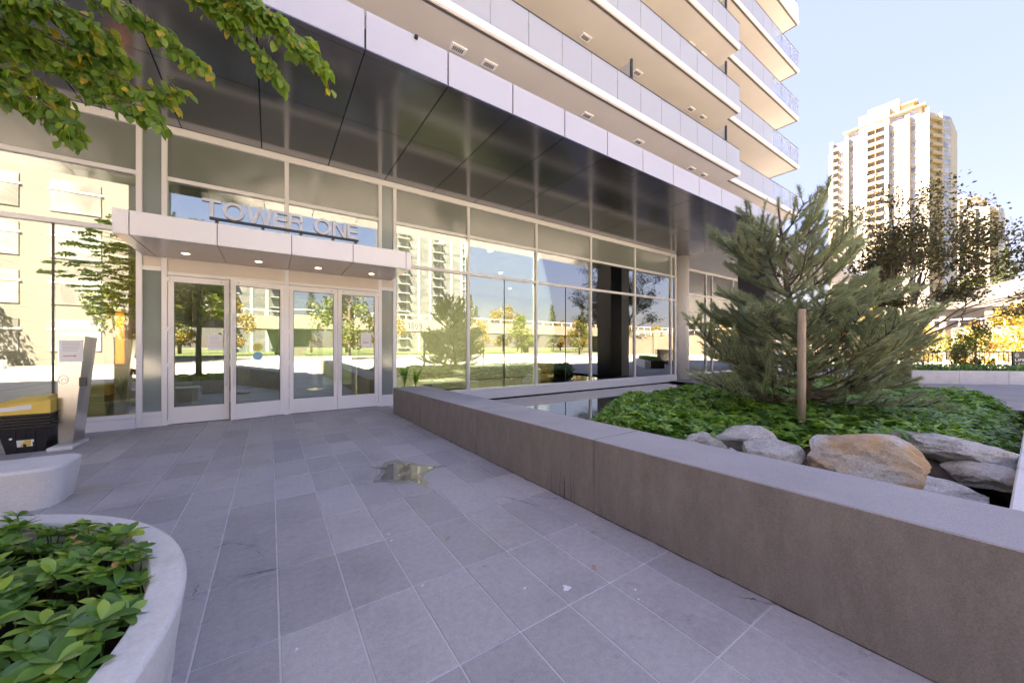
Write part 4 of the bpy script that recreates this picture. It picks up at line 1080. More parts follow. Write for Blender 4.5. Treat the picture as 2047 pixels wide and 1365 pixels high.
mbs.add(vs, fs).build('soil', 'soil', plr, True)
random.seed(11)
pv, pf = leaf_tmpl(1.0, .5, 5, .22, .1, 1.25)
pleaf = mesh_np('leaf', pv, pf, 'pachy_near', None, True)
pts_ = []
for _ in range(16000):
    a = random.uniform(0, 6.2832); r = math.sqrt(random.random()) * (PR - .145)
    x, y = PC.x + r * math.cos(a), PC.y + r * math.sin(a)
    if all((x - q[0]) ** 2 + (y - q[1]) ** 2 > .056 ** 2 for q in pts_): pts_.append((x, y))
gap = [bp(60, 1275, .3), bp(300, 1050, .3), bp(160, 1230, .3), bp(20, 1330, .3)]
stuff_m = []; nplants = 0
stem_me = MB().tube([(0, 0, 0), (.006, 0, .5), (0, 0, 1)], [.0035, .003, .0025], 5).mesh('stem', 'pachy_near', True)
for (x, y) in pts_:
    if (x - PC.x) ** 2 + (y - PC.y) ** 2 < .12 ** 2: continue
    g_ = min(((x - q.x) ** 2 + (y - q.y) ** 2) ** .5 for q in (gap[0], gap[2], gap[3]))
    if g_ < .06: continue
    iv = in_view((x, y, .4)); out = ((x - PC.x) ** 2 + (y - PC.y) ** 2) ** .5 / PR
    h = random.uniform(.05, .14) + .03 * mnoise.noise((x * 4, y * 4, 0))
    tilt = .3 if out > .75 else .0
    an = math.atan2(y - PC.y, x - PC.x)
    base_z = .27
    ms = rosette_mats(x, y, base_z + h, random.uniform(-.3, .3) - tilt * math.sin(an), random.uniform(-.3, .3) + tilt * math.cos(an), random.choice((8, 9, 10)), random.uniform(.07, .098), .12)
    if iv and -80 < iv[0] < 500 and 950 < iv[1] < 1480:
        t = thing('pachysandra_plant', (x, y, base_z), 'glossy green whorled pachysandra plant in the round white planter', 'plant', 'pachysandra plants in the round planter')
        nplants += 1
        for m in ms: o = link('leaf', pleaf, t); o.matrix_basis = m
        s_ = link('stem', stem_me, t); s_.matrix_basis = Matrix.Translation((x, y, base_z)) @ Matrix.Diagonal((1, 1, h + .004, 1))
    else: stuff_m += [np.array(m) for m in ms]
print('plants', nplants)
if stuff_m:
    V, Fc = place_leaves((pv, pf), np.array(stuff_m))
    link('planter_ground_cover', mesh_np('planter_ground_cover', V, Fc, 'pachy_near', np.repeat(rng.uniform(0, .99, len(stuff_m)), len(pf)), True), None, kind='stuff', label='rest of the leafy ground cover in the round planter', category='ground cover')
for k in range(16):
    q = bp(random.uniform(150, 260), random.uniform(1060, 1115), .42) if k < 9 else bp(random.uniform(130, 200), random.uniform(1330, 1365), .3)
    s_ = random.uniform(.03, .05)
    o = link('dry_leaf', mesh_np('dry_leaf', pv * np.array([s_, s_ * 1.2, s_ * 2.2]), pf, 'dry_leaf', None, True), None)
    o.location = (q.x, q.y, q.z - .01); o.rotation_euler = (random.uniform(-.5, .5), random.uniform(-.5, .5), random.uniform(0, 6.28))
    tag(o, 'curled dry brown leaf lying among the planter plants', 'leaf', 'dry leaves in the round planter')

# ================================================================== BENCH, PEDESTAL, BOXES
bench = thing('concrete_bench', (-2.5, 4.7, 0), 'white concrete bench block with rounded end near the round planter', 'bench')
def rrect(x0, x1, y0, y1, r, n=8):
    out = []
    for cx, cy, a0 in ((x1 - r, y0 + r, -90), (x1 - r, y1 - r, 0), (x0 + r, y1 - r, 90), (x0 + r, y0 + r, 180)):
        out += [(cx + r * math.cos(R(a0 + 90 * k / n)), cy + r * math.sin(R(a0 + 90 * k / n))) for k in range(n + 1)]
    return out
def rings(mb, loops):
    nn = len(loops[0][0]); vs = [(x, y, z) for (pl, z) in loops for (x, y) in pl]
    mb.add(vs, [(i * nn + k, i * nn + (k + 1) % nn, (i + 1) * nn + (k + 1) % nn, (i + 1) * nn + k) for i in range(len(loops) - 1) for k in range(nn)]); return nn
bmb = MB(); Lp = lambda o_, z_: (rrect(-3.6 + o_, -1.41 - o_, 4.46 + o_, 4.98 - o_, .13 - o_ * .5), z_)
rings(bmb, [Lp(.045, -.01), Lp(.0, .31)]); rings(bmb, [Lp(.0, .31), Lp(.004, .324), Lp(.014, .332)])
top_ = Lp(.014, .332); bmb.add([(x, y, .332) for x, y in top_[0]], [tuple(range(len(top_[0])))])
bmb.build('bench_body', 'concrete', bench)
kx = thing('steel_pedestal', (-2.15, 7.2, 0), 'tapered stainless steel entry pedestal with a paper notice beside the door', 'pedestal')
MB().add([(-2.26, 7.08, .045), (-2.137, 7.08, .045), (-2.123, 7.38, .045), (-2.24, 7.38, .045), (-2.263, 7.08, 1.445), (-2.027, 7.08, 1.445), (-2.005, 7.4, 1.43), (-2.24, 7.4, 1.43)],
    [(0, 1, 5, 4), (1, 2, 6, 5), (2, 3, 7, 6), (3, 0, 4, 7), (4, 5, 6, 7), (3, 2, 1, 0)]).build('body', 'stainless', kx)
MB().box(-2.3, -2.08, 6.9, 7.4, 0, .045, .008).build('base_plate', 'concrete', kx)
pp = bx('paper_notice', 'paper', kx, -2.25, -2.045, 7.0765, 7.0785, 1.11, 1.392)
for k in range(7): bx('text_line', 'ink', pp, -2.225, -2.225 + random.uniform(.12, .16), 7.0745, 7.0763, 1.36 - k * .018, 1.364 - k * .018)
bx('arrow_shaft', 'red_ink', pp, -2.215, -2.12, 7.0745, 7.0763, 1.182, 1.192)
MB().prism([(-2.12, 1.174), (-2.098, 1.187), (-2.12, 1.2)], 'y', 7.0745, 7.0763).build('arrow_head', 'red_ink', pp)
mbk = MB(); ring(mbk, -2.215, .88, .045, .055, .006, 7.076, 7.079, 0, 360, 30); ring(mbk, -2.21, .87, .022, .026, .005, 7.076, 7.079, -30, 250, 20); mbk.build('etched_emblem', 'white_metal', kx)
bx('card_reader', 'dark_frame', kx, -2.075, -2.005, 7.05, 7.079, .79, .905, .006)
MB().add([(-2.108, 7.16, .5), (-2.107, 7.28, .53), (-2.086, 7.28, .8), (-2.088, 7.2, .8)], [(0, 1, 2, 3)]).build('side_label', 'paper', kx)
MB().add([(-2.104, 7.18, .54), (-2.103, 7.25, .56), (-2.095, 7.25, .64), (-2.096, 7.2, .64)], [(0, 1, 2, 3)]).build('side_label_mark', 'green_ink', kx)
def tub(x0, x1, y0, y1, z, h, taper, mat, name, label, group, rim=.02):
    t = thing(name, ((x0 + x1) / 2, (y0 + y1) / 2, z), label, 'box', group)
    a = taper
    o0 = [(x0 + a, y0 + a, z), (x1 - a, y0 + a, z), (x1 - a, y1 - a, z), (x0 + a, y1 - a, z)]; o1 = [(x0, y0, z + h), (x1, y0, z + h), (x1, y1, z + h), (x0, y1, z + h)]
    i1 = [(x0 + .012, y0 + .012, z + h), (x1 - .012, y0 + .012, z + h), (x1 - .012, y1 - .012, z + h), (x0 + .012, y1 - .012, z + h)]; i0 = [(p[0], p[1], z + .02) for p in o0]
    i0 = [(x0 + a + .01, y0 + a + .01, z + .015), (x1 - a - .01, y0 + a + .01, z + .015), (x1 - a - .01, y1 - a - .01, z + .015), (x0 + a + .01, y1 - a - .01, z + .015)]
    fs = [(3, 2, 1, 0)] + [(k, (k + 1) % 4, 4 + (k + 1) % 4, 4 + k) for k in range(4)] + [(4 + k, 4 + (k + 1) % 4, 8 + (k + 1) % 4, 8 + k) for k in range(4)] + [(8 + k, 8 + (k + 1) % 4, 12 + (k + 1) % 4, 12 + k) for k in range(4)] + [(12, 13, 14, 15)]
    MB().add(o0 + o1 + i1 + i0, fs).build('tub', mat, t)
    r = MB(); r.box(x0 - rim, x1 + rim, y0 - rim, y0 - .001, z + h - .028, z + h, .004).box(x0 - rim, x1 + rim, y1 + .001, y1 + rim, z + h - .028, z + h, .004).box(x0 - rim, x0 - .001, y0, y1, z + h - .028, z + h, .004).box(x1 + .001, x1 + rim, y0, y1, z + h - .028, z + h, .004)
    r.build('rim', mat, t)
    for k in range(3):
        xx = x0 + a + (x1 - x0 - 2 * a) * (.25 + .25 * k)
        MB().add([(xx - .012, y0 + a - .008, z + .01), (xx + .012, y0 + a - .008, z + .01), (xx + .012, y0 - .006 + a * .12, z + h * .86), (xx - .012, y0 - .006 + a * .12, z + h * .86), (xx - .012, y0 + a + .01, z + .01), (xx + .012, y0 + a + .01, z + .01), (xx + .012, y0 + .02, z + h * .86), (xx - .012, y0 + .02, z + h * .86)], [(0, 1, 2, 3), (1, 5, 6, 2), (4, 0, 3, 7), (3, 2, 6, 7)]).build('rib', mat, t)
    return t
names = ['bottom black recycling box of the stack beside the pedestal'] + ['black recycling box nested inside the stack by the pedestal'] * 4
for k in range(5):
    t = tub(-2.70, -2.29, 6.95, 7.45, .002 + .036 * k, .335, .055, 'black_plastic', 'recycling_box', names[k], 'nested black recycling boxes')
    if k == 0:
        lb = MB().add([(-2.555, 6.988, .08), (-2.42, 6.988, .08), (-2.42, 6.97, .165), (-2.555, 6.97, .165)], [(0, 1, 2, 3)]).build('sticker', 'paper', t)
        MB().add([(-2.535, 6.9865, .085), (-2.45, 6.9865, .085), (-2.44, 6.9695, .16), (-2.49, 6.9695, .16)], [(0, 1, 2, 3)]).build('sticker_print', 'yellow_plastic', lb)
        MB().lathe([(.013, -.002), (.013, .002)], (0, 0, 0), 14).build('round_sticker', 'paper', t).matrix_basis = Matrix.Translation((-2.595, 6.962, .19)) @ Matrix.Rotation(R(78), 4, 'X')
yl = thing('box_lid', (-2.5, 7.2, .482), 'yellow plastic lid lying on top of the black recycling boxes', 'lid')
MB().add([(-2.735, 6.92, .484), (-2.27, 6.92, .484), (-2.27, 7.48, .484), (-2.735, 7.48, .484), (-2.735, 6.92, .6), (-2.27, 6.92, .64), (-2.27, 7.48, .66), (-2.735, 7.48, .62), (-2.66, 7.02, .645), (-2.34, 7.02, .675), (-2.34, 7.4, .685), (-2.66, 7.4, .66)],
    [(0, 1, 5, 4), (1, 2, 6, 5), (2, 3, 7, 6), (3, 0, 4, 7), (4, 5, 9, 8), (5, 6, 10, 9), (6, 7, 11, 10), (7, 4, 8, 11), (8, 9, 10, 11), (3, 2, 1, 0)]).build('lid_shell', 'yellow_plastic', yl)
MB().add([(-2.66, 6.918, .525), (-2.42, 6.918, .545), (-2.42, 6.918, .6), (-2.655, 6.918, .575)], [(0, 1, 2, 3)]).build('paper_label', 'paper', yl)

# ================================================================== SMALL THINGS ON THE PAVING
random.seed(9)
pud = [(.83, 3.62), (.93, 3.56), (1.0, 3.44), (1.13, 3.4), (1.2, 3.18), (1.25, 3.3), (1.27, 3.5), (1.42, 3.62), (1.6, 3.66), (1.42, 3.76), (1.3, 3.98), (1.2, 4.14), (1.07, 4.13), (1.02, 4.02), (.88, 4.06), (.98, 3.95), (.96, 3.82), (.88, 3.72)]
def blob(poly, sc, z, name, mat, **p):
    cx = sum(q[0] for q in poly) / len(poly); cy = sum(q[1] for q in poly) / len(poly)
    P = []
    for i in range(len(poly)):
        a, b = poly[i], poly[(i + 1) % len(poly)]
        for u in (0, .33, .66): P.append((cx + (a[0] + (b[0] - a[0]) * u - cx) * sc + random.uniform(-.006, .006), cy + (a[1] + (b[1] - a[1]) * u - cy) * sc + random.uniform(-.006, .006), z))
    n = len(P)
    return MB().add(P, [tuple(range(n))]).build(name, mat, None, **p)
pu = blob(pud, 1.04, .0022, 'damp_patch', 'wet', kind='structure')
blob(pud, .8, .0034, 'puddle', 'puddle', kind='structure')
lf = leaf_tmpl(1, .5, 4, .3, .2)
for k, (px, py) in enumerate(((800, 951), (838, 953), (828, 957), (803, 924), (812, 928), (1183, 1131), (900, 1075))):
    q = bp(px, py, .004); s_ = random.uniform(.03, .055)
    o = link('fallen_leaf', mesh_np('fallen_leaf', lf[0] * s_, lf[1], 'yellow_plastic' if k < 5 else 'dry_leaf', None, True), None); o.location = (q.x, q.y, .012); o.rotation_euler = (0, 0, random.uniform(0, 6.28))
    tag(o, 'small yellow leaf lying in the puddle' if k < 5 else ('small brown leaf on the paving near the stone wall' if k == 5 else 'small brown leaf on the paving by the puddle'), 'leaf', 'fallen leaves on the paving' if k < 5 else None)
def scuff(p0, p1, w, n=14):
    a, b = bp(*p0, 0), bp(*p1, 0); vs = []; fs = []; d = (b - a).normalized(); nn_ = Vector((-d.y, d.x, 0))
    for i in range(n):
        u = i / (n - 1); c = a.lerp(b, u) + nn_ * random.gauss(0, w * .6); e = w * random.uniform(.15, 1.0) * math.sin(math.pi * min(.97, max(.03, u)))
        vs += [(c.x + nn_.x * e, c.y + nn_.y * e, .0012), (c.x - nn_.x * e, c.y - nn_.y * e, .0012)]
        if i: fs.append((2 * i - 2, 2 * i - 1, 2 * i + 1, 2 * i))
    MB().add(vs, fs).build('scuff_mark', 'scuff', plaza)
M['scuff'] = plain('scuff', (0.13, 0.127, 0.13), 0.7, 0, 0.4, 60)
for p0, p1, w in (((478, 1152), (560, 1135), .006), ((500, 1148), (545, 1139), .004), ((425, 1098), (455, 1085), .008), ((452, 1083), (510, 1092), .003), ((505, 1092), (530, 1115), .002), ((385, 1190), (400, 1165), .006), ((1000, 990), (1090, 1015), .006), ((1055, 990), (1140, 1000), .004), ((395, 1250), (425, 1238), .003), ((1470, 1190), (1555, 1210), .008)):
    scuff(p0, p1, w)
q = bp(1132, 1176, 0)
blob([(q.x - .03, q.y - .01), (q.x, q.y - .022), (q.x + .028, q.y - .012), (q.x + .02, q.y + .01), (q.x + .005, q.y + .03), (q.x - .012, q.y + .008)], 1, .0035, 'paper_scrap', 'paper', label='small torn white paper scrap on the paving', category='paper scrap')
for k in range(12):
    q = bp(random.uniform(420, 1300), random.uniform(900, 1300), 0); r_ = random.uniform(.004, .008)
    if q.x > 1.95: continue
    blob([(q.x - r_, q.y - r_), (q.x + r_, q.y - r_ * .6), (q.x + r_ * .8, q.y + r_), (q.x - r_ * .6, q.y + r_)], 1, .0035, 'paper_crumb', 'paper', label='tiny white crumb of litter on the paving', category='litter', group='white crumbs on the paving')
gl_ = thing('garden_floodlight', bspot(1842, 826, 6.2, .3), 'small white floodlight box among the ground cover', 'floodlight')
q = BASE[gl_.name]; bx('lamp_head', 'white_metal', gl_, q.x - .1, q.x + .1, q.y - .13, q.y + .13, .33, .4, .02); MB().tube([(q.x, q.y, .15), (q.x, q.y, .33)], .02, 8).build('spike', 'dark_frame', gl_)

# ================================================================== BEYOND THE BED (right of the picture)
random.seed(3)
far_pl = thing('long_planter', (24, .2, 0), 'long pale concrete planter with clipped hedge along the street', 'planter')
pa, pb_ = Vector((19.3, 2.6, 0)), Vector((23.5, -1.4, 0))
dv2 = (pb_ - pa).normalized(); nv2 = Vector((-dv2.y, dv2.x, 0))
def slab_along(mb, a, b, n, w0, w1, z0, z1):
    P = [a + n * w0, b + n * w0, b + n * w1, a + n * w1]
    return mb.add([(p.x, p.y, z0) for p in P] + [(p.x, p.y, z1) for p in P], [(3, 2, 1, 0), (4, 5, 6, 7), (0, 1, 5, 4), (1, 2, 6, 5), (2, 3, 7, 6), (3, 0, 4, 7)])
for k in range(4):
    a = pa.lerp(pb_, k / 4) + dv2 * .008; b = pa.lerp(pb_, (k + 1) / 4) - dv2 * .008
    slab_along(MB(), a, b, nv2, 0, .35, -.02, .45).build('planter_wall', 'concrete', far_pl)
hd = []
for k in range(2600):
    p = pa.lerp(pb_, random.random()) + nv2 * random.uniform(.3, 1.1); hd.append((Vector((p.x, p.y, random.uniform(.42, .66))), None))
hedge = thing('clipped_hedge', pa.lerp(pb_, .5) + nv2 * .7, 'low clipped green hedge in the long pale planter', 'hedge')
slab_along(MB(), pa, pb_, nv2, .36, 1.15, -.02, .44).build('soil', 'soil', hedge)
leaf_cloud(hd, .09, 'pachy', hedge)
fen = thing('metal_fence', (23.5, 1.5, 0), 'black metal picket fence behind the clipped hedge', 'fence')
fa, fb = pa + nv2 * 2.2 - dv2 * 5, pb_ + nv2 * 2.2 + dv2 * 3
for z0 in (.22, 1.1): slab_along(MB(), fa, fb, nv2, 0, .03, z0, z0 + .035).build('fence_rail', 'fence_black', fen)
nb = int((fb - fa).length / .16); pk = MB().box(-.01, .01, -.01, .01, .0, 1.1).mesh('picket', 'fence_black')
for k in range(nb + 1):
    p = fa.lerp(fb, k / nb); o = link('picket', pk, fen); o.matrix_basis = Matrix.Translation((p.x + nv2.x * .045, p.y + nv2.y * .045, 0))
# wayfinding sign, cut by the picture edge: its rows read LIFEL.. / LAUN.. / REHA..
ws = thing('wayfinding_sign', at(2047, 715, 13.6) * 1, 'black wayfinding sign with white arrow and lettering by the fence', 'sign')
sgo = BASE[ws.name].copy()
fx = Vector((_ca, -_sa, 0)); ang_s = math.atan2(fx.y, fx.x)
def on_sign(mb):
    c_, s_ = math.cos(ang_s), math.sin(ang_s)
    mb.v = [(sgo.x + x * c_ - y * s_, sgo.y + x * s_ + y * c_, z) for x, y, z in mb.v]; return mb
on_sign(MB().box(-.42, .65, 0, .05, .12, 1.13, .005)).build('board', 'sign_black', ws)
on_sign(MB().box(-.3, -.2, .01, .04, -.02, .12).box(.4, .5, .01, .04, -.02, .12)).build('foot', 'sign_black', ws)
mbs = MB(); ring(mbs, -.27, .99, .075, .075, .014, -.006, -.001, 0, 360, 24); on_sign(mbs).build('arrow_ring', 'vinyl', ws)
mbs = MB().prism([(-.315, .99), (-.275, 1.02), (-.275, 1.0), (-.225, 1.0), (-.225, .98), (-.275, .98), (-.275, .96)], 'y', -.006, -.001); on_sign(mbs).build('arrow', 'vinyl', ws)
for row, word in enumerate(('LIFEL', 'LAUN', 'REHA')):
    xx = -.345
    for ch in word:
        w = .035 if ch == 'I' else .09
        on_sign(glyph(ch, xx, .76 - row * .145, w, .1, .026, -.006, -.001)).build('letter', 'vinyl', ws); xx += w + .022

def broad(name, label, loc, h, r, n, mat, group=None, trunk_frac=.35, flat=1.0, size=.32):
    t = thing(name, loc, label, 'tree', group); loc = Vector(loc)
    mb = MB(); mb.tube([loc, loc + Vector((.05 * h * .2, 0, h * .5)), loc + Vector((0, 0, h * .85))], [h * .022, h * .016, h * .004], 8)
    clumps = []
    for k in range(int(9 + r * 5)):
        a = random.uniform(0, 6.28); u = random.uniform(trunk_frac, .97); rr = r * math.sin(math.pi * min(.98, (u - trunk_frac) / (1 - trunk_frac) * .85 + .12)) * random.uniform(.35, 1)
        c = loc + Vector((rr * math.cos(a), rr * math.sin(a), h * u)); clumps.append((c, r * random.uniform(.2, .4)))
        mb.tube([loc + Vector((0, 0, h * max(.2, u - .25))), c], [h * .008, h * .002], 4)
    mb.build('trunk', 'bark', t)
    lv = []
    for k in range(n):
        c, cr = random.choice(clumps); v = Vector((random.gauss(0, 1), random.gauss(0, 1), random.gauss(0, .8))).normalized() * cr * random.uniform(.5, 1.05)
        lv.append((c + v, None))
    leaf_cloud(lv, size, mat, t, 'crown'); return t
def conifer_tree(name, label, loc, h, r, n, group=None, mat='conifer', bare=.12):
    t = thing(name, loc, label, 'tree', group); loc = Vector(loc); mb = MB()
    mb.tube([loc, loc + Vector((0, 0, h))], [h * .018, .02], 6)
    lv = []; nl = int(h * 1.6)
    for i in range(nl):
        u = bare + (1 - bare) * i / nl; rr = r * (1 - u) ** .8 * random.uniform(.75, 1.15) + .15
        for k in range(7):
            a = random.uniform(0, 6.28); tip = loc + Vector((rr * math.cos(a), rr * math.sin(a), h * u - rr * .22)); b0 = loc + Vector((0, 0, h * u))
            mb.tube([b0, tip], [.05, .01], 3)
            for q in range(max(2, n // (nl * 7))): 
                w_ = random.random() ** .7; lv.append((b0.lerp(tip, w_) + Vector((random.gauss(0, .15 * rr * .5), random.gauss(0, .15 * rr * .5), random.gauss(0, .12))), None))
    mb.build('trunk', 'bark', t); leaf_cloud(lv, .34 * max(.6, r / 3), mat, t, 'crown'); return t
broad('yellow_tree', 'bright yellow autumn tree behind the wayfinding sign', (42.5, -.2, -.03), 4.6, 2.5, 3000, 'lit_yellow', None, .05, size=.22)
broad('green_shrub', 'leafy yellow-green shrub beyond the metal fence', (36, 2.2, -.03), 2.3, 1.7, 1800, 'lit_green', None, .02, size=.18)
broad('rust_shrub', 'small rust-tinted shrub beside the yellow tree', (40, 2.6, -.03), 2.9, 1.3, 1200, 'lit_rust', None, .05, size=.18)
broad('green_shrub', 'rounded green shrub behind the dark-leaved tree', (32, 4.6, -.03), 2.2, 1.7, 1500, 'lit_green', None, .02, size=.18)
broad('rust_tree', 'orange-leaved tree glimpsed behind the dark-leaved tree', (46, 9.0, -.03), 4.8, 2.2, 2200, 'lit_rust', None, .1, size=.22)
broad('yellow_shrub', 'golden shrub at the foot of the retaining wall', (50, 6.0, -.03), 3.0, 2.2, 1700, 'lit_yellow', None, .02, size=.22)
conifer_tree('fir_tree', 'tall thin fir tree on the hillside behind the viaduct', (150, 4.6, 4), 22, 5.5, 2600)
broad('hill_tree', 'pale round tree on the hillside next to the fir', (150, 9.5, 4), 15, 5, 2600, 'lit_green', None, .25, size=.6)
# pale retaining wall with railing, viaduct ramp and hillside
rwall = thing('retaining_wall', (62, 6, 0), 'sunlit cream retaining wall with a pale railing on top', 'wall')
for k in range(12):
    y0 = -30 + k * 6
    bx('wall_panel', 'old_cream', rwall, 60, 60.8, y0 + .03, y0 + 5.97, -.3, 3.3 + .02 * k)
    bx('wall_pier', 'old_cream', rwall, 59.7, 60.85, y0 - .35, y0 - .001 + .03, -.3, 4.6)
    bx('rail_top', 'white_metal', rwall, 60.2, 60.3, y0 + .03, y0 + 5.6, 4.2, 4.3)
    for j in range(4): bx('rail_post', 'white_metal', rwall, 60.2, 60.3, y0 + .5 + j * 1.4, y0 + .58 + j * 1.4, 3.5, 4.2)
ramp_ = thing('station_ramp', (95, 0, 0), 'grey curved roof and ramp of the station beyond the retaining wall', 'station')
bx('deck', 'sunny_concrete', ramp_, 92, 98, -40, 14, 7.6, 8.6)
bx('dark_side', 'far_dark', ramp_, 96, 97.5, -40, 12, -.4, 7.59)
for k in range(9): bx('column', 'sunny_concrete', ramp_, 92.3, 93.3, -38 + k * 6, -37.2 + k * 6, -.4, 7.59)
MB().prism([(-40, 8.61), (12, 8.61), (6, 10.8), (-4, 12.6), (-40, 16.0)], 'x', 93, 97).build('roof', 'ramp_roof', ramp_)
MB().add([(120, -120, -1), (120, 120, -1), (170, 120, 5), (170, -120, 5), (400, 120, 9), (400, -120, 9)], [(0, 3, 2, 1), (3, 5, 4, 2)]).build('hillside', plain('hill_grass', (0.07, 0.075, 0.035), 0.9), None, kind='structure')
for k in range(9):
    broad('hill_tree', 'leafy tree in the row on the far hillside', (172 + random.uniform(-6, 20), -4 + k * 7.5, 4.5), random.uniform(9, 14), random.uniform(3.5, 5), 1100, random.choice(('lit_green', 'lit_rust', 'lit_green')), 'trees on the far hillside', .15, size=.75)

# ------------------------------------------------------------------ far apartment towers
def far_tower(name, label, ox, oy, nf, fh, width, detail=True):
    """west face in the plane x = ox from oy (near corner) to oy + width, then a slanted face to the south-east"""
    t = thing(name, (ox + 10, oy + width / 2, 0), label, 'building'); H = nf * fh
    foot = [(ox + .6, oy + width), (ox + .6, oy + .4), (ox + 11.6, oy - 3.6), (ox + 28, oy - 3.6), (ox + 30, oy + width - 2), (ox + 10, oy + width + 3)]
    MB().prism(foot, 'z', -.5, H).build('wall', 'far_cream', t)
    f = width / 25.6
    # piers standing proud of the face (y measured back from the near corner)
    for a, b in ((0, .9), (4.4, 5.5), (9.5, 10.5), (15.0, 16.0), (20.2, 21.2), (24.7, 25.6)):
        bx('pier', 'far_cream', t, ox - .5, ox + .59, oy + a * f, oy + b * f, -.5, H + 1.0)
    win = [(1.0, 4.3), (5.7, 7.4), (7.7, 9.4), (16.2, 20.0), (21.4, 23.0)]
    wm = {}
    for (a, b) in win:
        for k in range(nf):
            key = (a, (k * 7 + int(a * 3)) % 5 == 0)
            if key not in wm:
                mb = MB().box(0, .1, 0, (b - a) * f, .75, fh - .25)
                wm[key] = mb.mesh('window', 'far_dark' if key[1] else 'far_window')
            if k % 1 == 0:
                o = link('window', wm[key], t); o.matrix_basis = Matrix.Translation((ox + .48, oy + a * f, k * fh))
    for (a, b) in win:
        mb = MB()
        nm = max(2, int((b - a) / 1.1))
        for j in range(nm + 1): yy = oy + (a + (b - a) * j / nm) * f; mb.box(ox + .4, ox + .478, yy - .09, yy + .09, 0, H)
        for k in range(nf): mb.box(ox + .38, ox + .398, oy + a * f, oy + b * f, k * fh + .5, k * fh + .75)
        mb.build('window_grid', 'far_cream', t)
    # recessed balconies: dark backs, tan side walls, slabs with parapets
    for (a, b) in ((10.7, 12.7), (12.9, 14.9), (23.2, 24.5)):
        bk = None; key = (a, b)
        slab = MB().box(-.7, .59, 0, (b - a) * f, -.12, .12).box(-.7, -.55, 0, (b - a) * f, .3, 1.0).mesh('balcony', 'far_tan')
        back = MB().box(.0, .1, .1, (b - a) * f - .1, 1.0, fh - .15).mesh('balcony_recess', 'far_dark')
        for k in range(nf + (1 if a < 20 else 0)):
            o = link('balcony', slab, t); o.matrix_basis = Matrix.Translation((ox, oy + a * f, k * fh))
            o2 = link('balcony_recess', back, t); o2.matrix_basis = Matrix.Translation((ox + .5, oy + a * f, k * fh))
    bx('balcony_wall', 'far_tan', t, ox - .6, ox + .55, oy + 12.72 * f, oy + 12.88 * f, 0, H + 2)
    # slanted face
    d = Vector((11, -4, 0)).normalized(); n = Vector((-d.y, d.x, 0)) * -1
    p0 = Vector((ox + .6, oy + .4, 0)); mb = MB(); mg = MB()
    for k in range(nf):
        sl = slab_along(MB(), p0 + d * .4, p0 + d * 5.0, n, -.2, 1.1, k * fh - .12, k * fh + .12); slab_along(sl, p0 + d * .4, p0 + d * 5.0, n, .95, 1.1, k * fh + .12, k * fh + 1.0); sl.build('balcony', 'far_tan', t)
        slab_along(MB(), p0 + d * 5.4, p0 + d * 11.2, n, .02, .12, k * fh + .6, k * fh + fh - .2).build('window', 'far_window', t)
    slab_along(MB(), p0 + d * 5.0, p0 + d * 5.35, n, 0, 1.1, 0, H).build('pier', 'far_cream', t)
    # stepped top
    bx('penthouse', 'far_cream', t, ox + 2, ox + 20, oy + 2 * f, oy + 21 * f, H, H + 3.2); bx('penthouse_windows', 'far_window', t, ox + 1.9, ox + 1.98, oy + 3 * f, oy + 9 * f, H + .8, H + 2.6); bx('penthouse_windows', 'far_window', t, ox + 1.9, ox + 1.98, oy + 16 * f, oy + 20.5 * f, H + .8, H + 2.6)
    bx('eave', 'far_tan', t, ox + 1, ox + 21, oy + 1 * f, oy + 22 * f, H + 3.2, H + 3.7)
    bx('penthouse', 'far_cream', t, ox + 4, ox + 18, oy + 4 * f, oy + 10 * f, H + 3.7, H + 6.6); bx('eave', 'far_tan', t, ox + 3.3, ox + 19, oy + 3.2 * f, oy + 10.3 * f, H + 6.6, H + 7.0)
    bx('crown_wall', 'far_cream', t, ox + 1.2, ox + 3, oy + 9.6 * f, oy + 17.5 * f, H + .3, H + 7.2); bx('crown_wall', 'far_cream', t, ox + 3.01, ox + 9, oy + 7.4 * f, oy + 15.5 * f, H + 3.71, H + 9.4)
    return t
far_tower('high_rise', 'tall cream high-rise with columns of stacked balconies', 183, 20.7, 28, 2.88, 25.6)
far_tower('high_rise', 'farther cream high-rise half hidden behind the taller tower', 300, 14.0, 25, 2.9, 26)

# ================================================================== ACROSS THE STREET (seen in the glass)
gt = thing('glass_high_rise', (46, -105, 0), 'grey glass high-rise across the street mirrored in the lobby glass', 'building')
bx('body', 'glass_tower', gt, 33, 57, -125, -100, -.5, 66)
for k in range(7): bx('wall_pier', 'tower_wall', gt, 33 + k * 3.9, 33.7 + k * 3.9, -100.0, -99.7, -.5, 66)
slm = MB().box(34.2, 37.8, -99.9, -98.4, 0, .25).box(46, 49.6, -99.9, -98.4, 0, .25).box(57.0, 59.2, -112, -98.6, 0, .3).mesh('balcony', 'tower_wall')
wnm = MB().box(-1.3, 1.3, -.08, 0, .5, 2.5).mesh('window', 'far_dark')
for k in range(22):
    o = link('balcony', slm, gt); o.matrix_basis = Matrix.Translation((0, 0, 1 + k * 2.95))
    for x in (36, 39.6, 43.5, 47.6, 51.2, 55): o = link('window', wnm, gt); o.matrix_basis = Matrix.Translation((x, -99.99, 1.3 + k * 2.95))
pt_ = thing('pale_low_rise', (-22, -27, 0), 'pale low-rise building with large windows mirrored in the left glass', 'building')
bx('wall', 'low_rise_wall', pt_, -48, -9.5, -40, -25, -.4, 25)  # extra height added to bounce sunlight into the shaded entrance
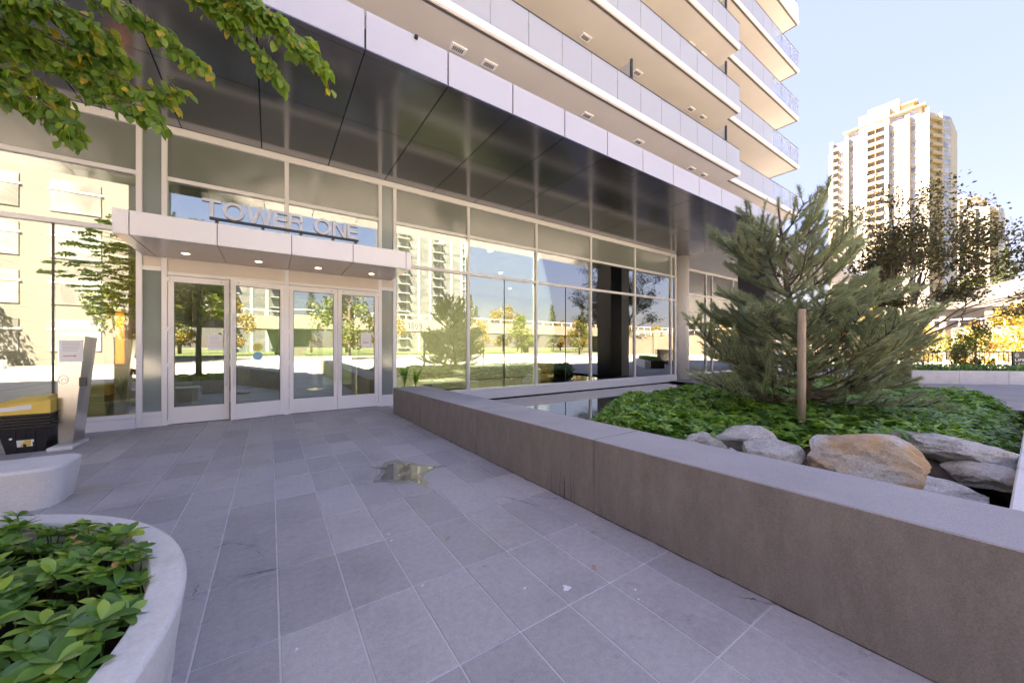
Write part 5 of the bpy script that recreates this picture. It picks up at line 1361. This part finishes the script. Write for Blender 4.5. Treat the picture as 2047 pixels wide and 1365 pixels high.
for lv in range(7):
    for k in range(9):
        w_ = bx('window', 'far_window', pt_, -46 + k * 4.05, -43.4 + k * 4.05, -25.0, -24.94, 1.0 + lv * 3.5, 3.4 + lv * 3.5)
        bx('window_frame', 'white_metal', w_, -46.1 + k * 4.05, -43.3 + k * 4.05, -24.938, -24.9, 2.6 + lv * 3.5, 2.72 + lv * 3.5)
    bx('balcony', 'low_rise_wall', pt_, -40, -26, -24.9, -23.4, 4.2 + lv * 3.5, 4.45 + lv * 3.5)
via = thing('rail_viaduct', (30, -52, 0), 'pale concrete elevated rail viaduct across the street', 'viaduct')
bx('deck', 'sunny_concrete', via, -150, 190, -56, -50, 4.3, 5.6); bx('parapet', 'sunny_concrete', via, -150, 190, -50.3, -50, 5.61, 6.5)
for k in range(14):
    x = -140 + k * 24
    MB().add([(x - .8, -54, -.3), (x + .8, -54, -.3), (x + .8, -52, -.3), (x - .8, -52, -.3), (x - 1.8, -55, 4.29), (x + 1.8, -55, 4.29), (x + 1.8, -51, 4.29), (x - 1.8, -51, 4.29)], [(0, 1, 5, 4), (1, 2, 6, 5), (2, 3, 7, 6), (3, 0, 4, 7)]).build('pier', 'sunny_concrete', via)
for k in range(60): bx('railing_post', 'white_metal', via, -60 + k * 3, -59.9 + k * 3, -50.2, -50.1, 6.5, 7.3)
bx('railing', 'white_metal', via, -60, 120, -50.2, -50.1, 7.3, 7.4)
g1 = 'street trees across the road'
tp = [broad('street_tree', 'yellow-green street tree across the road mirrored in the doors', (-2.5, -27, -.02), 8.5, 3.2, 2600, 'lit_green', g1, .2, size=.34),
      broad('street_tree', 'yellow street tree across the road mirrored by the house number', (12, -30, -.02), 7.0, 2.3, 2000, 'lit_yellow', g1, .2, size=.3)]
for (x, y, s_, rz) in ((-9, -26, .9, 1), (7.5, -28, 1.05, 2), (22, -29, .7, 3), (34, -31, .75, .5), (46, -30, .7, 4), (60, -32, .8, 5), (-18, -22.5, .8, 2)): copy_tree(tp[0], (x, y, -.02), rz, s_, label='yellow-green street tree in the row across the road')
for (x, y, s_, rz) in ((28, -34, .8, 1), (52, -36, 1.0, 3), (75, -34, .9, 3)): copy_tree(tp[1], (x, y, -.02), rz, s_, label='yellow street tree in the row across the road')
g2 = 'conifers behind the viaduct'
cf = conifer_tree('conifer', 'dark conifer standing behind the viaduct', (44, -75, -.02), 16, 3.4, 1800, g2)
for (x, y, s_) in ((38, -72, .85), (48, -76, 1.05), (52, -80, .9), (66, -78, .8), (78, -75, 1.0), (83, -80, .9), (95, -78, 1.1), (110, -80, 1.0), (24, -82, .9), (8, -80, 1.0), (-6, -78, 1.1), (130, -85, 1.2)): copy_tree(cf, (x, y, -.02), random.uniform(0, 6), s_)
yb = broad('tall_tree', 'tall golden tree behind the viaduct', (58, -74, -.02), 15, 4.5, 2600, 'lit_yellow', 'golden trees behind the viaduct', .15, size=.6)
for (x, y, s_) in ((88, -82, .8), (101, -76, .75), (122, -78, .8), (15, -76, .8), (-15, -80, 1.0)): copy_tree(yb, (x, y, -.02), random.uniform(0, 6), s_)
for k in range(8):
    x = -14 + k * 6.5
    sb = thing('concrete_block', (x, -19, 0), 'pale concrete seat block at the kerb across the plaza', 'seat block', 'concrete seat blocks along the kerb')
    bx('block', 'concrete', sb, x - .6, x + .6, -19.3, -18.7, -.011, .5, .03)
